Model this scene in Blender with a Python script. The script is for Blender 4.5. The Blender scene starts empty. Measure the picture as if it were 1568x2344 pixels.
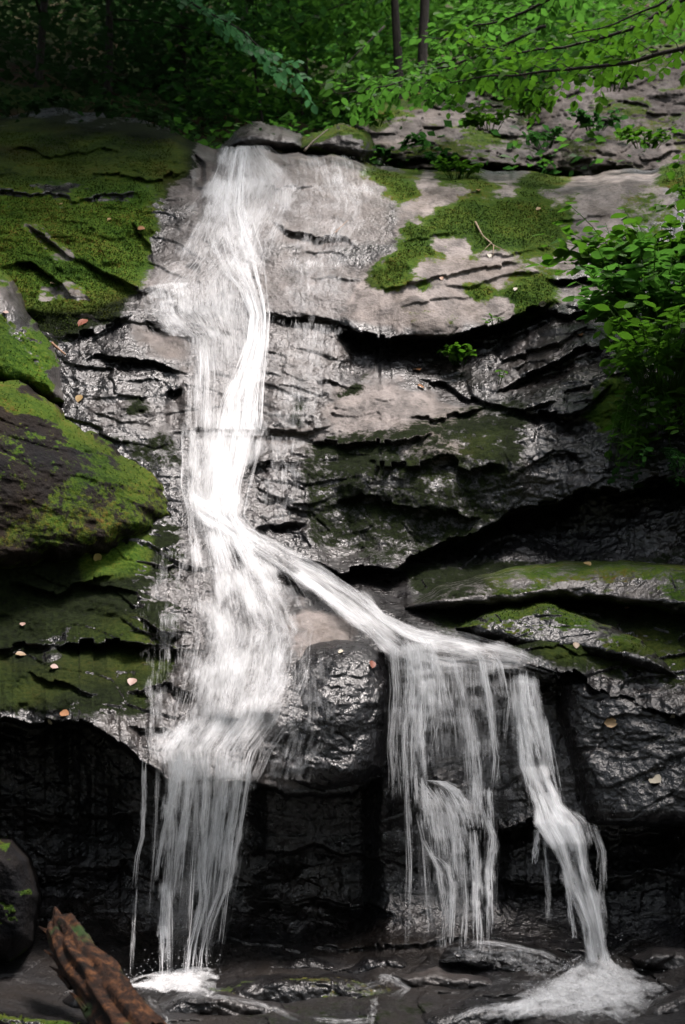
import bpy, math, random
import numpy as np
from mathutils import Vector
random.seed(7); RNG = np.random.default_rng(7)
S = bpy.context.scene; COL = S.collection
# ------------------------------------------------------------------ camera, sky, sun, exposure
CAMZ, PITCH, FPX, CU, CV = 1.0, math.radians(10.4), 3255.0, 784.0, 1172.0
cam_d = bpy.data.cameras.new('camera'); cam = bpy.data.objects.new('camera', cam_d); COL.objects.link(cam)
cam.location = (0, 0, CAMZ); cam.rotation_euler = (math.pi/2 + PITCH, 0, 0)
cam_d.sensor_width = 36; cam_d.lens = 36*FPX/2344; cam_d.clip_start = 0.1; cam_d.clip_end = 500
cam_d.dof.use_dof = True; cam_d.dof.focus_distance = 8.6; cam_d.dof.aperture_fstop = 2.4
S.camera = cam
SUN_EL, SUN_AZ = math.radians(72), math.radians(122)
w = bpy.data.worlds.new("World"); S.world = w; w.use_nodes = True
wn = w.node_tree.nodes; wl = w.node_tree.links
sky = wn.new('ShaderNodeTexSky'); sky.sky_type = 'NISHITA'; sky.sun_disc = False
sky.sun_elevation = SUN_EL; sky.sun_rotation = SUN_AZ; sky.dust_density = 4.0; sky.air_density = 1.0; sky.ozone_density = 0.6
hs = wn.new('ShaderNodeHueSaturation'); hs.inputs['Saturation'].default_value = .45; wl.new(sky.outputs[0], hs.inputs['Color']); wl.new(hs.outputs[0], wn['Background'].inputs[0]); wn['Background'].inputs[1].default_value = 0.075
sd_ = Vector((math.sin(SUN_AZ)*math.cos(SUN_EL), math.cos(SUN_AZ)*math.cos(SUN_EL), math.sin(SUN_EL)))
sun_d = bpy.data.lights.new('sun', 'SUN'); sun_d.energy = 1.3; sun_d.angle = math.radians(12); sun_d.color = (1, .905, .865)
sun = bpy.data.objects.new('sun', sun_d); COL.objects.link(sun); sun.rotation_euler = sd_.to_track_quat('Z', 'Y').to_euler()
sun.location = (0, 0, 30)
S.view_settings.view_transform = 'Standard'; S.view_settings.look = 'None'; S.view_settings.gamma = 1
S.view_settings.use_curve_mapping = False; S.view_settings.exposure = 2.25
S.render.engine = 'CYCLES'
S.cycles.max_bounces = 8; S.cycles.transparent_max_bounces = 24; S.cycles.diffuse_bounces = 3; S.cycles.glossy_bounces = 3
S.cycles.use_denoising = True; S.cycles.sample_clamp_direct = 1.0; S.cycles.sample_clamp_indirect = .5
# ------------------------------------------------------------------ drafting: survey point (u, v on the drawing sheet) at depth Y -> world
cp, sp = math.cos(PITCH), math.sin(PITCH)
def P(u, v, Y):
    a = (np.asarray(u, float)-CU)/FPX; b = (CV-np.asarray(v, float))/FPX
    dy = cp - b*sp; k = np.asarray(Y, float)/dy
    return np.stack(np.broadcast_arrays(a*k, dy*k, CAMZ + (sp + b*cp)*k), -1)
def V(u, v, Y): return Vector(P(u, v, Y))
def pxm(Y): return Y/FPX          # metres per sheet unit at depth Y
# ------------------------------------------------------------------ noise
def _h(i, j, k, seed):
    n = (i*374761393 + j*668265263 + k*2147483647 + seed*1274126177) & 0xffffffff
    n = ((n ^ (n >> 13))*1274126177) & 0xffffffff
    n = ((n ^ (n >> 15))*2246822519) & 0xffffffff
    return ((n ^ (n >> 16)) & 0xffff).astype(np.float32)/65535.0
def vnoise(p, seed=0):
    f = np.floor(p); t = (p-f).astype(np.float32); t = t*t*t*(t*(t*6-15)+10)
    i, j, k = [f[..., a].astype(np.int64) for a in range(3)]
    r = 0
    for a in (0, 1):
        wa = t[..., 0] if a else 1-t[..., 0]
        for b in (0, 1):
            wb = wa*(t[..., 1] if b else 1-t[..., 1])
            for c in (0, 1):
                r = r + wb*(t[..., 2] if c else 1-t[..., 2])*_h(i+a, j+b, k+c, seed)
    return r*2-1
def fbm(p, sc=1.0, oc=4, seed=0, gain=.5):
    q = np.asarray(p)*sc; r = 0; a = 1.0
    for o in range(oc):
        r = r + a*vnoise(q, seed+o*17); a *= gain
        q = q*2.03 + 11.7
    return r
def cells(p, seed=0):
    """random offset + tilt of the nearest jittered cell: broken, blocky relief"""
    f = np.floor(p).astype(np.int64); best = np.full(p.shape[:-1], 9.0, np.float32); val = np.zeros_like(best); b2 = best.copy()
    for a in (-1, 0, 1):
        for b in (-1, 0, 1):
            for c in (-1, 0, 1):
                g = f + np.array([a, b, c]); i, j, k = g[..., 0], g[..., 1], g[..., 2]
                d = np.stack([g[..., m] + .15+.7*_h(i, j, k, seed+m) - p[..., m] for m in range(3)], -1).astype(np.float32)
                dd = (d*d).sum(-1)
                v = _h(i, j, k, seed+5)*2-1 + (d[..., 0]*(_h(i, j, k, seed+6)-.5) + d[..., 2]*(_h(i, j, k, seed+7)-.5))*1.6
                m_ = dd < best
                b2 = np.where(m_, best, np.minimum(b2, dd)); val = np.where(m_, v, val); best = np.where(m_, dd, best)
    return val, np.sqrt(b2)-np.sqrt(best)
def sstep(a, b, x): t = np.clip((x-a)/(b-a), 0, 1); return t*t*(3-2*t)
def seg_d(u, v, poly, closed=True):
    best = np.full(np.shape(u), 1e9); ins = np.zeros(np.shape(u), bool); n = len(poly)
    for i in range(n if closed else n-1):
        ax, ay = poly[i]; bx, by = poly[(i+1) % n]
        dx, dy = bx-ax, by-ay; L = dx*dx+dy*dy+1e-9
        t = np.clip(((u-ax)*dx+(v-ay)*dy)/L, 0, 1)
        best = np.minimum(best, (u-ax-t*dx)**2+(v-ay-t*dy)**2)
        if closed and ay != by: ins ^= ((ay > v) != (by > v)) & (u < dx*(v-ay)/(by-ay)+ax)
    d = np.sqrt(best)
    return np.where(ins, d, -d) if closed else d
def rbf(pts):
    A = np.array(pts, float); X = A[:, :2]/600; n = len(X)
    def ph(r2): return .5*r2*np.log(r2+1e-9)
    K = ph(((X[:, None]-X[None])**2).sum(-1)) + 1e-3*np.eye(n); Q = np.c_[np.ones(n), X]
    M = np.block([[K, Q], [Q.T, np.zeros((3, 3))]]); c = np.linalg.solve(M, np.r_[A[:, 2], 0, 0, 0])
    def f(u, v):
        u = np.asarray(u, float)/600; v = np.asarray(v, float)/600; r = c[n]+c[n+1]*u+c[n+2]*v
        for i in range(n): r = r + c[i]*ph((u-X[i, 0])**2+(v-X[i, 1])**2)
        return r
    return f
# ------------------------------------------------------------------ mesh helpers
def mesh_np(name, verts, faces, attrs=None, smooth=True, uv=None):
    verts = np.asarray(verts, np.float32); faces = np.asarray(faces, np.int32); k = faces.shape[1]
    me = bpy.data.meshes.new(name); me.vertices.add(len(verts)); me.vertices.foreach_set('co', verts.ravel())
    me.loops.add(faces.size); me.loops.foreach_set('vertex_index', faces.ravel())
    me.polygons.add(len(faces)); me.polygons.foreach_set('loop_start', np.arange(len(faces), dtype=np.int32)*k)
    me.polygons.foreach_set('use_smooth', np.full(len(faces), smooth, bool))
    for a, d in (attrs or {}).items():
        at = me.attributes.new(a, 'FLOAT', 'POINT'); at.data.foreach_set('value', np.asarray(d, np.float32).ravel())
    if uv is not None:
        l = me.uv_layers.new(name='UVMap'); l.data.foreach_set('uv', np.asarray(uv, np.float32)[faces.ravel()].ravel())
    me.update(); me.validate(); return me
def link(name, me, mat, parent=None, **props):
    o = bpy.data.objects.new(name, me); COL.objects.link(o)
    if mat is not None and me is not None:
        me.materials.clear(); me.materials.append(mat)
    o.parent = parent
    for k, v in props.items(): o[k] = v
    return o
def empty(name, loc, label, cat, group=None):
    o = bpy.data.objects.new(name, None); COL.objects.link(o); o.location = loc; o.empty_display_size = .1
    o['label'] = label; o['category'] = cat
    if group: o['group'] = group
    return o
def tag(o, label, cat, group=None):
    o['label'] = label; o['category'] = cat
    if group: o['group'] = group
    return o
def grid_faces(ni, nj, keep=None):
    i = np.arange(ni*nj).reshape(ni, nj); f = np.stack([i[:-1, :-1], i[1:, :-1], i[1:, 1:], i[:-1, 1:]], -1).reshape(-1, 4)
    if keep is not None:
        k = keep.ravel(); f = f[k[f].all(1)]
    return f
def grid_normals(W):
    du = np.gradient(W, axis=1); dv = np.gradient(W, axis=0); n = np.cross(dv, du)
    n /= np.linalg.norm(n, axis=-1, keepdims=True)+1e-9
    return n*np.sign(-n[..., 1:2]+1e-9)           # facing the camera side (-y)
def tube_np(pts, rad, seg=10, jit=0, seed=0):
    pts = np.asarray(pts, float); rad = np.broadcast_to(np.asarray(rad, float), (len(pts),))
    t = np.gradient(pts, axis=0); t /= np.linalg.norm(t, axis=1, keepdims=True)+1e-9
    ref = np.array([0.3, 1, 0.2]); a = np.cross(t, ref); a /= np.linalg.norm(a, axis=1, keepdims=True)+1e-9; b = np.cross(t, a)
    th = np.linspace(0, 2*np.pi, seg, endpoint=False)
    ring = a[:, None]*np.cos(th)[None, :, None] + b[:, None]*np.sin(th)[None, :, None]
    vv = pts[:, None] + ring*rad[:, None, None]
    if jit: vv = vv + ring*(fbm(vv, 3/max(rad.max(), .01)*.2, 3, seed)*jit*rad[:, None])[..., None]
    n = len(pts); i = np.arange(n*seg).reshape(n, seg); j = np.roll(i, -1, axis=1)
    f = np.stack([i[:-1], j[:-1], j[1:], i[1:]], -1).reshape(-1, 4)
    vv = vv.reshape(-1, 3)
    c0, c1 = len(vv), len(vv)+1
    vv = np.vstack([vv, pts[:1], pts[-1:]])
    cap = [[c0, j[0, q], i[0, q], c0] for q in range(0)]
    ends = np.concatenate([np.stack([np.full(seg, c0), j[0], i[0], i[0]], -1), np.stack([np.full(seg, c1), i[-1], j[-1], j[-1]], -1)])
    return vv, np.concatenate([f, ends])
def tri_mesh(name, vlist, smooth=True):
    """joins (verts, quad faces) lists; repeated last index = triangle"""
    me = bpy.data.meshes.new(name); vs = []; fs = []; o = 0
    for v, f in vlist:
        vs.append(v); fs += [tuple(dict.fromkeys(int(x)+o for x in q)) for q in f]; o += len(v)
    me.from_pydata(np.vstack(vs).tolist(), [], fs); me.polygons.foreach_set('use_smooth', [smooth]*len(me.polygons)); me.update()
    return me
# ------------------------------------------------------------------ materials
def new_mat(name):
    m = bpy.data.materials.new(name); m.use_nodes = True; n = m.node_tree.nodes; n.clear()
    out = n.new('ShaderNodeOutputMaterial'); return m, n, m.node_tree.links, out
class NB:
    def __init__(s, name): s.m, s.n, s.l, s.out = new_mat(name)
    def node(s, t, **k):
        x = s.n.new(t)
        for a, b in k.items(): setattr(x, a, b)
        return x
    def set(s, sock, v):
        if hasattr(v, 'is_output'): s.l.new(v, sock)
        else:
            if isinstance(v, tuple) and len(v) == 3 and sock.type == 'RGBA': v = v+(1,)
            if sock.type == 'RGBA' and isinstance(v, (int, float)): v = (v, v, v, 1)
            sock.default_value = v
    def noise(s, vec, sc, det=4, rough=.55, dist=0):
        x = s.node('ShaderNodeTexNoise'); s.set(x.inputs['Vector'], vec); x.inputs['Scale'].default_value = sc
        x.inputs['Detail'].default_value = det; x.inputs['Roughness'].default_value = rough; x.inputs['Distortion'].default_value = dist
        return x.outputs['Fac']
    def ramp(s, fac, *stops):
        x = s.node('ShaderNodeValToRGB'); s.set(x.inputs[0], fac); e = x.color_ramp.elements
        while len(e) < len(stops): e.new(.5)
        for q, (p, c) in zip(e, stops): q.position = p; q.color = (c+(1,)) if isinstance(c, tuple) else (c, c, c, 1)
        return x.outputs[0]
    def mix(s, f, a, b, blend='MIX'):
        x = s.node('ShaderNodeMix', data_type='RGBA', blend_type=blend); s.set(x.inputs[0], f); s.set(x.inputs[6], a); s.set(x.inputs[7], b); return x.outputs[2]
    def math(s, op, a, b=0.0, clamp=False):
        x = s.node('ShaderNodeMath', operation=op, use_clamp=clamp); s.set(x.inputs[0], a); s.set(x.inputs[1], b); return x.outputs[0]
    def attr(s, name): x = s.node('ShaderNodeAttribute', attribute_name=name); return x.outputs['Fac']
    def obj(s, sx=1, sy=1, sz=1, coord='Object'):
        x = s.node('ShaderNodeTexCoord'); m = s.node('ShaderNodeMapping'); m.inputs['Scale'].default_value = (sx, sy, sz)
        s.l.new(x.outputs[coord], m.inputs[0]); return m.outputs[0]
    def bump(s, h, strength, dist, normal=None):
        x = s.node('ShaderNodeBump'); s.set(x.inputs['Height'], h); s.set(x.inputs['Strength'], strength); x.inputs['Distance'].default_value = dist
        if normal is not None: s.l.new(normal, x.inputs['Normal'])
        return x.outputs[0]
    def bsdf(s, color, rough, normal=None, spec=.5, **k):
        x = s.node('ShaderNodeBsdfPrincipled'); s.set(x.inputs['Base Color'], color); s.set(x.inputs['Roughness'], rough)
        s.set(x.inputs['Specular IOR Level'], spec)
        if normal is not None: s.l.new(normal, x.inputs['Normal'])
        for a, b in k.items(): s.set(x.inputs[a], b)
        return x
    def done(s, shader): s.l.new(shader, s.out.inputs[0]); return s.m
def rock_material():
    b = NB('wet_mossy_rock'); co = b.obj()
    dry, moss, warm, mt = b.attr('dry'), b.attr('moss'), b.attr('warm'), b.attr('moss_tone_and_light')
    n1 = b.noise(co, 7, 6, .65); n2 = b.noise(co, 38, 5, .7); n3 = b.noise(co, 2.2, 4, .6)
    wet = b.ramp(n1, (.3, (.003, .003, .0035)), (.55, (.006, .006, .007)), (.75, (.016, .015, .015)))
    wet = b.mix(b.math('MULTIPLY', warm, b.ramp(n3, (.35, 0.0), (.65, 1.0))), wet, (.013, .009, .006))
    dr = b.ramp(b.math('ADD', b.math('MULTIPLY', n1, .55), b.math('MULTIPLY', n2, .45)), (.36, (.060, .052, .049)), (.44, (.16, .140, .130)), (.52, (.235, .206, .192)), (.64, (.31, .272, .255)))
    st = b.noise(b.obj(3.2, 3.2, .7), 1.6, 5, .6, .6); dr = b.mix(b.ramp(st, (.38, .75), (.56, .0)), dr, (.052, .046, .042))
    dr = b.mix(b.math('MULTIPLY', b.ramp(n3, (.45, 0.0), (.7, 1.0)), .35), dr, (.13, .095, .065))
    col = b.mix(dry, wet, dr)
    mg = b.ramp(b.math('ADD', b.math('MULTIPLY', n3, .5), b.math('MULTIPLY', n2, .5)), (.33, (.006, .011, .002)), (.45, (.020, .034, .005)), (.55, (.046, .060, .009)), (.66, (.075, .056, .014)))
    mb = b.ramp(b.math('ADD', b.math('MULTIPLY', n3, .4), b.math('MULTIPLY', n2, .6)), (.33, (.012, .028, .004)), (.45, (.044, .104, .010)), (.55, (.090, .150, .014)), (.64, (.15, .080, .020)))
    mcol = b.mix(mt, mg, mb); mcol = b.mix(b.ramp(mt, (.0, 1.0), (.12, 0.0)), mcol, b.ramp(n2, (.35, (.003, .005, .002)), (.6, (.012, .018, .005))))  # lowest tone goes near black, shade painted into the moss
    # ragged moss edge from fine noise
    n4 = b.noise(co, 11, 4, .65); me = b.math('ADD', moss, b.math('ADD', b.math('MULTIPLY', b.math('SUBTRACT', n2, .5), .85), b.math('MULTIPLY', b.math('SUBTRACT', n4, .5), 1.1))); me = b.ramp(me, (.40, 0.0), (.62, 1.0))
    col = b.mix(me, col, mcol)
    sp_ = b.noise(co, 210, 2, .6)
    rough_w = b.ramp(b.noise(co, 15, 3), (.3, .20), (.7, .42))
    rough_w = b.mix(b.ramp(warm, (.7, 0.0), (.95, 1.0)), rough_w, .8)
    rough = b.mix(dry, rough_w, b.ramp(n2, (.3, .6), (.7, .9)))
    rough = b.mix(me, rough, .95)
    h1 = b.math('ADD', b.math('MULTIPLY', b.noise(co, 34, 3, .6), .8), b.math('MULTIPLY', b.noise(co, 85, 2, .5), .25))
    nb = b.bump(h1, b.mix(dry, .5, .38), .034)
    h2 = b.noise(co, 140, 3, .65)
    nm = b.bump(h2, b.mix(me, .0, 1.0), .012, nb)
    p = b.bsdf(col, rough, nm, spec=b.mix(me, b.mix(dry, b.mix(b.ramp(warm, (.7, 0.0), (.95, 1.0)), .65, .10), .18), .10))
    return b.done(p.outputs[0])
ROCK = rock_material()
def leaf_material(name, c1, c2, trans, var=.5):
    b = NB(name); oi = b.node('ShaderNodeObjectInfo').outputs['Random']; at = b.attr('tint')
    f = b.math('FRACT', b.math('ADD', oi, at))
    c = b.mix(f, c1, c2)
    d = b.bsdf(c, .6, spec=.22)
    t = b.node('ShaderNodeBsdfTranslucent'); b.set(t.inputs[0], b.mix(f, trans, tuple(x*.7 for x in trans)))
    mx = b.node('ShaderNodeMixShader'); mx.inputs[0].default_value = .5; b.l.new(d.outputs[0], mx.inputs[1]); b.l.new(t.outputs[0], mx.inputs[2])
    return b.done(mx.outputs[0])
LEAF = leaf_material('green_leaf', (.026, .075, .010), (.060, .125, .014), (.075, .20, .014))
LEAF_SUN = leaf_material('sunlit_green_leaf', (.030, .095, .018), (.065, .140, .022), (.085, .24, .030))  # brightened colour stands in for sun on leaves the crowns keep dark
LEAF_BLUE = leaf_material('blue_green_leaf', (.035, .115, .045), (.07, .17, .075), (.09, .27, .10))  # colour lightened so the spray looks lit under the crowns
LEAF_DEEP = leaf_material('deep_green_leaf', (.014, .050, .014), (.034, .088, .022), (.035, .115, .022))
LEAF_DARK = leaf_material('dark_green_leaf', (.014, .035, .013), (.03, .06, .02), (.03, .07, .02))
def bark_material(name, c1, c2):
    b = NB(name); co = b.obj(1, 1, .25); n = b.noise(co, 30, 5, .7)
    return b.done(b.bsdf(b.ramp(n, (.3, c1), (.7, c2)), .9, b.bump(n, .8, .02), spec=.2).outputs[0])
BARK = bark_material('dark_bark', (.012, .010, .009), (.04, .034, .028))
def water_materials():
    b = NB('falling_water')
    d = b.bsdf((.93, .94, .95), .25, spec=.5)
    t = b.node('ShaderNodeBsdfTranslucent'); t.inputs[0].default_value = (.95, .96, .97, 1)
    mx = b.node('ShaderNodeMixShader'); mx.inputs[0].default_value = .45; b.l.new(d.outputs[0], mx.inputs[1]); b.l.new(t.outputs[0], mx.inputs[2])
    tr = b.node('ShaderNodeBsdfTransparent'); m2 = b.node('ShaderNodeMixShader'); b.set(m2.inputs[0], b.attr('alpha'))
    b.l.new(tr.outputs[0], m2.inputs[1]); b.l.new(mx.outputs[0], m2.inputs[2]); strand = b.done(m2.outputs[0])
    b = NB('water_veil'); co = b.obj(1, 1, 1, 'UV')
    mp = b.node('ShaderNodeMapping'); mp.inputs['Scale'].default_value = (1, .09, 1); b.l.new(co, mp.inputs[0])
    m2_ = b.node('ShaderNodeMapping'); m2_.inputs['Scale'].default_value = (1, .30, 1); b.l.new(co, m2_.inputs[0])
    m3_ = b.node('ShaderNodeMapping'); m3_.inputs['Scale'].default_value = (1, .13, 1); b.l.new(co, m3_.inputs[0])
    n1 = b.noise(mp.outputs[0], 22, 3, .6, .5); n2 = b.noise(m3_.outputs[0], 85, 3, .6, .3); n3 = b.noise(m2_.outputs[0], 30, 4, .65, .4)
    s = b.math('ADD', b.math('ADD', b.math('MULTIPLY', n1, .36), b.math('MULTIPLY', n2, .34)), b.math('MULTIPLY', n3, .30))
    s = b.math('ADD', b.math('MULTIPLY', b.math('SUBTRACT', s, .5), 1.5), .5)
    a = b.math('ADD', s, b.math('SUBTRACT', b.attr('alpha'), .5)); a = b.ramp(a, (.30, 0.0), (.60, .36), (1.0, 1.0))
    a = b.math('MULTIPLY', a, b.math('MULTIPLY', b.attr('alpha'), 3.0, True), True)
    d = b.bsdf((.93, .94, .95), .3, b.bump(s, .6, .02), spec=.5)
    t = b.node('ShaderNodeBsdfTranslucent'); t.inputs[0].default_value = (.95, .96, .97, 1)
    mx = b.node('ShaderNodeMixShader'); mx.inputs[0].default_value = .4; b.l.new(d.outputs[0], mx.inputs[1]); b.l.new(t.outputs[0], mx.inputs[2])
    tr = b.node('ShaderNodeBsdfTransparent'); m2 = b.node('ShaderNodeMixShader'); b.set(m2.inputs[0], a)
    b.l.new(tr.outputs[0], m2.inputs[1]); b.l.new(mx.outputs[0], m2.inputs[2]); veil = b.done(m2.outputs[0])
    return strand, veil
STRAND, VEIL = water_materials()
# ------------------------------------------------------------------ the rock face
CTRL = [(-420,2600,4.6),(0,2600,4.9),(784,2600,4.9),(1568,2600,5.0),(1990,2600,4.8),
 (-420,2344,5.8),(0,2344,6.1),(400,2344,6.35),(784,2344,6.35),(1200,2344,6.5),(1568,2344,6.4),(1990,2344,6.0),
 (0,2240,7.0),(400,2240,7.4),(784,2240,7.25),(1200,2240,7.1),(1568,2240,7.1),
 (-420,2140,6.7),(0,2150,7.7),(400,2150,7.9),(784,2150,7.85),(1100,2150,7.7),(1400,2150,7.65),(1568,2150,7.5),
 (-300,2000,7.0),(0,2000,7.95),(400,2000,7.9),(784,2000,7.95),(1100,2000,7.85),(1400,2000,7.7),(1568,2000,7.5),(1990,2000,6.8),
 (0,1830,8.0),(200,1830,7.95),(450,1830,7.7),(784,1830,7.7),(1000,1800,7.8),(1250,1800,7.75),(1568,1800,7.5),(1990,1800,6.8),
 (-420,1650,6.9),(0,1640,7.9),(200,1650,7.75),(450,1650,7.55),(700,1650,7.45),(1000,1650,7.78),(1250,1650,7.78),(1568,1650,7.55),
 (0,1500,8.05),(200,1500,8.0),(450,1500,7.95),(784,1500,7.75),(1000,1500,7.75),(1250,1500,7.8),(1568,1500,7.8),(1990,1500,7.1),
 (0,1400,8.2),(300,1400,8.1),(550,1400,8.2),(784,1400,8.15),(900,1400,8.2),(1100,1400,8.45),(1300,1400,8.4),(1568,1400,8.2),
 (-420,1250,7.5),(0,1250,8.3),(300,1250,8.5),(500,1250,8.62),(784,1250,9.0),(1000,1250,9.08),(1300,1250,9.1),(1568,1250,8.7),(1990,1250,7.6),
 (0,1100,8.7),(400,1100,8.97),(600,1100,9.05),(850,1100,9.08),(1100,1100,9.08),(1350,1100,8.9),(1568,1100,8.7),
 (-420,985,8.2),(0,985,9),(300,985,9.15),(520,985,9.35),(784,985,9.38),(950,985,9.25),(1200,985,9.2),(1450,985,9.1),(1568,985,8.9),(1990,985,8.0),
 (0,850,9.3),(300,850,9.45),(520,850,9.7),(784,850,9.8),(1000,850,9.95),(1200,850,9.8),(1400,850,9.5),(1568,850,9.3),
 (-420,740,8.9),(0,740,9.6),(300,740,9.75),(520,740,10.0),(784,740,10.05),(1000,740,9.95),(1250,740,9.95),(1568,740,9.7),(1990,740,8.8),
 (0,600,10.05),(300,600,10.25),(520,600,10.42),(784,600,10.5),(1100,600,10.5),(1400,600,10.5),(1568,600,10.3),
 (-420,450,10.2),(0,450,10.7),(300,450,10.85),(540,450,10.98),(784,450,11.1),(1100,450,11.25),(1400,450,11.2),(1568,450,11.0),(1990,450,10.2),
 (0,340,11.5),(300,340,11.6),(560,340,11.65),(784,340,11.75),(1100,380,11.85),(1400,380,11.8),(1568,370,11.6),(-420,340,11),(1990,340,10.8),
 (0,250,12.8),(300,250,12.7),(784,250,12.6),(1568,250,12.5)]
BASE = rbf(CTRL)
LIP = np.array([(-420,262),(0,270),(120,250),(260,262),(380,290),(440,325),(490,338),(530,329),(590,330),(640,345),(760,345),(830,366),(900,384),(1000,394),(1100,386),(1300,402),(1420,392),(1568,375),(1990,350)], float)
# polyline, undercut depth, fall length, lip bulge, bulge length, edge waviness
LEDGES = [
 ([(-200,1850),(0,1845),(150,1872),(310,1850)], .10, 70, .05, 50, 9), ([(-100,1990),(100,2000),(300,1975)], .08, 60, .05, 50, 9),
 ([(570,1950),(700,1935),(880,1962)], .10, 60, .06, 50, 9), ([(560,2062),(720,2050),(900,2085)], .08, 60, .05, 50, 9), ([(1140,2010),(1300,2025),(1480,1995),(1700,2010)], .10, 60, .06, 50, 9),
 ([(900,560),(1000,545),(1060,530)], .022, 22, .03, 40, 6),
 ([(860,655),(960,640),(1070,622),(1200,600)], .028, 26, .05, 40, 6),
 ([(1000,660),(1090,650),(1180,628),(1260,618)], .02, 22, .04, 30, 6),
 ([(900,705),(1000,690),(1100,672)], .018, 18, .03, 30, 5),
 ([(1080,590),(1160,585),(1290,552)], .022, 22, .03, 40, 6),
 ([(960,470),(1060,438),(1150,440)], .02, 18, .02, 30, 6),
 ([(1230,520),(1320,500),(1420,480)], .02, 20, .03, 40, 6),
 ([(560,722),(640,716),(720,722),(790,735)], .10, 22, .04, 40, 6),
 ([(770,742),(820,758),(880,770),(960,771),(1060,759),(1150,734),(1260,690)], .38, 70, .05, 60, 6),
 ([(395,986),(500,984),(620,988),(700,984),(770,968)], .05, 40, .02, 40, 5),
 ([(330,735),(380,752),(440,764),(520,766)], .10, 30, .05, 40, 6),
 ([(300,655),(350,655),(390,672),(440,690),(540,700)], .12, 28, .03, 40, 12),
 ([(425,606),(440,604),(456,606)], .10, 25, .0, 20, 3),
 ([(470,688),(510,676),(545,690)], .10, 26, .0, 20, 5),
 ([(620,506),(660,520),(720,540),(790,548),(815,560)], .14, 18, .03, 30, 5),
 ([(680,580),(760,570),(800,590)], .025, 20, .02, 30, 5),
 ([(700,640),(780,630),(830,640)], .02, 16, .02, 30, 5),
 ([(-420,1640),(0,1642),(100,1648),(190,1660),(260,1692),(320,1746),(400,1782),(480,1792),(560,1790),(600,1797)], .50, 330, .36, 120, 8),
 ([(560,1792),(640,1803),(740,1815),(800,1808),(870,1780)], .40, 330, .16, 70, 8),
 ([(690,1285),(820,1302),(900,1290),(1050,1240),(1200,1160),(1350,1120),(1568,1100),(1990,1080)], .42, 95, .05, 90, 10),
 ([(870,1488),(1000,1506),(1100,1520),(1240,1522),(1300,1532),(1400,1590),(1568,1650)], .28, 260, .12, 50, 8),
 ([(1130,1895),(1200,1878),(1250,1868),(1340,1890),(1420,1902),(1568,1900),(1990,1890)], .32, 160, .06, 50, 8),
 ([(940,1800),(1000,1790),(1060,1850),(1130,1860)], .14, 150, .06, 30, 8),
 ([(130,1475),(250,1468),(330,1480),(410,1478)], .28, 38, .05, 40, 8),
 ([(320,1408),(370,1445),(415,1452)], .14, 24, .04, 30, 5),
 ([(-200,1470),(0,1478),(130,1475)], .08, 40, .04, 50, 8),
 ([(180,1330),(270,1345),(330,1365)], .06, 40, .03, 50, 8),
 ([(930,962),(1000,958),(1060,942),(1120,932)], .12, 22, .03, 30, 6),
 ([(960,860),(1100,915),(1200,930),(1280,915)], .10, 40, .02, 30, 8),
 ([(1130,892),(1250,836),(1330,800),(1410,765)], .16, 30, .05, 30, 7),
 ([(1130,820),(1220,800),(1300,775),(1380,735)], .10, 22, .04, 26, 7),
 ([(1250,632),(1320,640),(1420,620),(1480,612)], .22, 30, .03, 40, 6),
 ([(1180,722),(1300,716),(1400,690),(1500,680)], .18, 26, .04, 30, 6),
 ([(1180,930),(1260,955),(1340,930),(1400,880)], .20, 60, .03, 40, 8),
 ([(700,1012),(800,1006),(900,1003),(1000,985)], .08, 40, .05, 40, 8),
 ([(570,1060),(620,1052),(690,1050)], .12, 40, .04, 30, 8),
 ([(590,1215),(650,1205),(700,1200)], .12, 25, .04, 30, 6),
 ([(590,1270),(650,1310),(700,1370)], .12, 50, .02, 30, 6),
 ([(430,845),(300,820),(190,810)], .08, 40, .05, 40, 8),
 ([(380,900),(420,890)], .12, 40, .04, 30, 6),
 ([(300,1580),(390,1560),(480,1580)], .10, 60, .05, 40, 8),
 ([(450,1640),(560,1632),(640,1640)], .08, 40, .05, 40, 6),
 ([(300,1660),(400,1670)], .08, 30, .03, 30, 6),
 ([(440,340),(470,370),(430,400),(420,410)][:2], .2, 40, .0, 20, 5),
 ([(430,430),(470,422),(600,428),(740,420)], .02, 18, .03, 30, 6),
 ([(20,602),(70,596),(140,640),(160,670)], .22, 34, .06, 30, 6),
 ([(165,590),(230,612),(320,660)], .14, 28, .05, 30, 6),
 ([(55,508),(110,545),(170,592)], .14, 22, .05, 24, 5),
 ([(0,345),(130,350),(300,330)], .05, 30, .06, 40, 9),
 ([(200,395),(330,405),(430,395)], .06, 26, .05, 40, 9),
 ([(130,770),(220,760),(300,725)], .06, 30, .06, 40, 8),
 ([(20,1330),(130,1350),(260,1320)], .06, 36, .06, 30, 9),
 ([(60,1545),(150,1560),(220,1590)], .05, 30, .05, 30, 9),
 ([(300,500),(345,560),(350,600)], .12, 24, .03, 24, 8),
 ([(840,1060),(1000,1050),(1150,1080)], .07, 40, .05, 50, 10),
 ([(760,1150),(900,1140),(1100,1180)], .07, 40, .05, 50, 10),
 ([(480,2262),(700,2252),(900,2240)], .05, 30, .03, 30, 8),
 ([(700,2170),(850,2160),(1030,2150),(1200,2165),(1400,2190)], .0, 30, .06, 30, 8),
 ([(-300,430),(60,445),(180,458),(330,440)], .04, 40, .06, 40, 8),
]
us = np.unique(np.concatenate([np.linspace(-420, -20, 42), np.linspace(-20, 1590, 612), np.linspace(1590, 1990, 42)]))
tv = np.concatenate([np.linspace(0, .9, 742), np.linspace(.9, 1, 24)[1:]])
VB = 2600.0
def lip_v(u): return np.interp(u, LIP[:, 0], LIP[:, 1])
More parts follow.
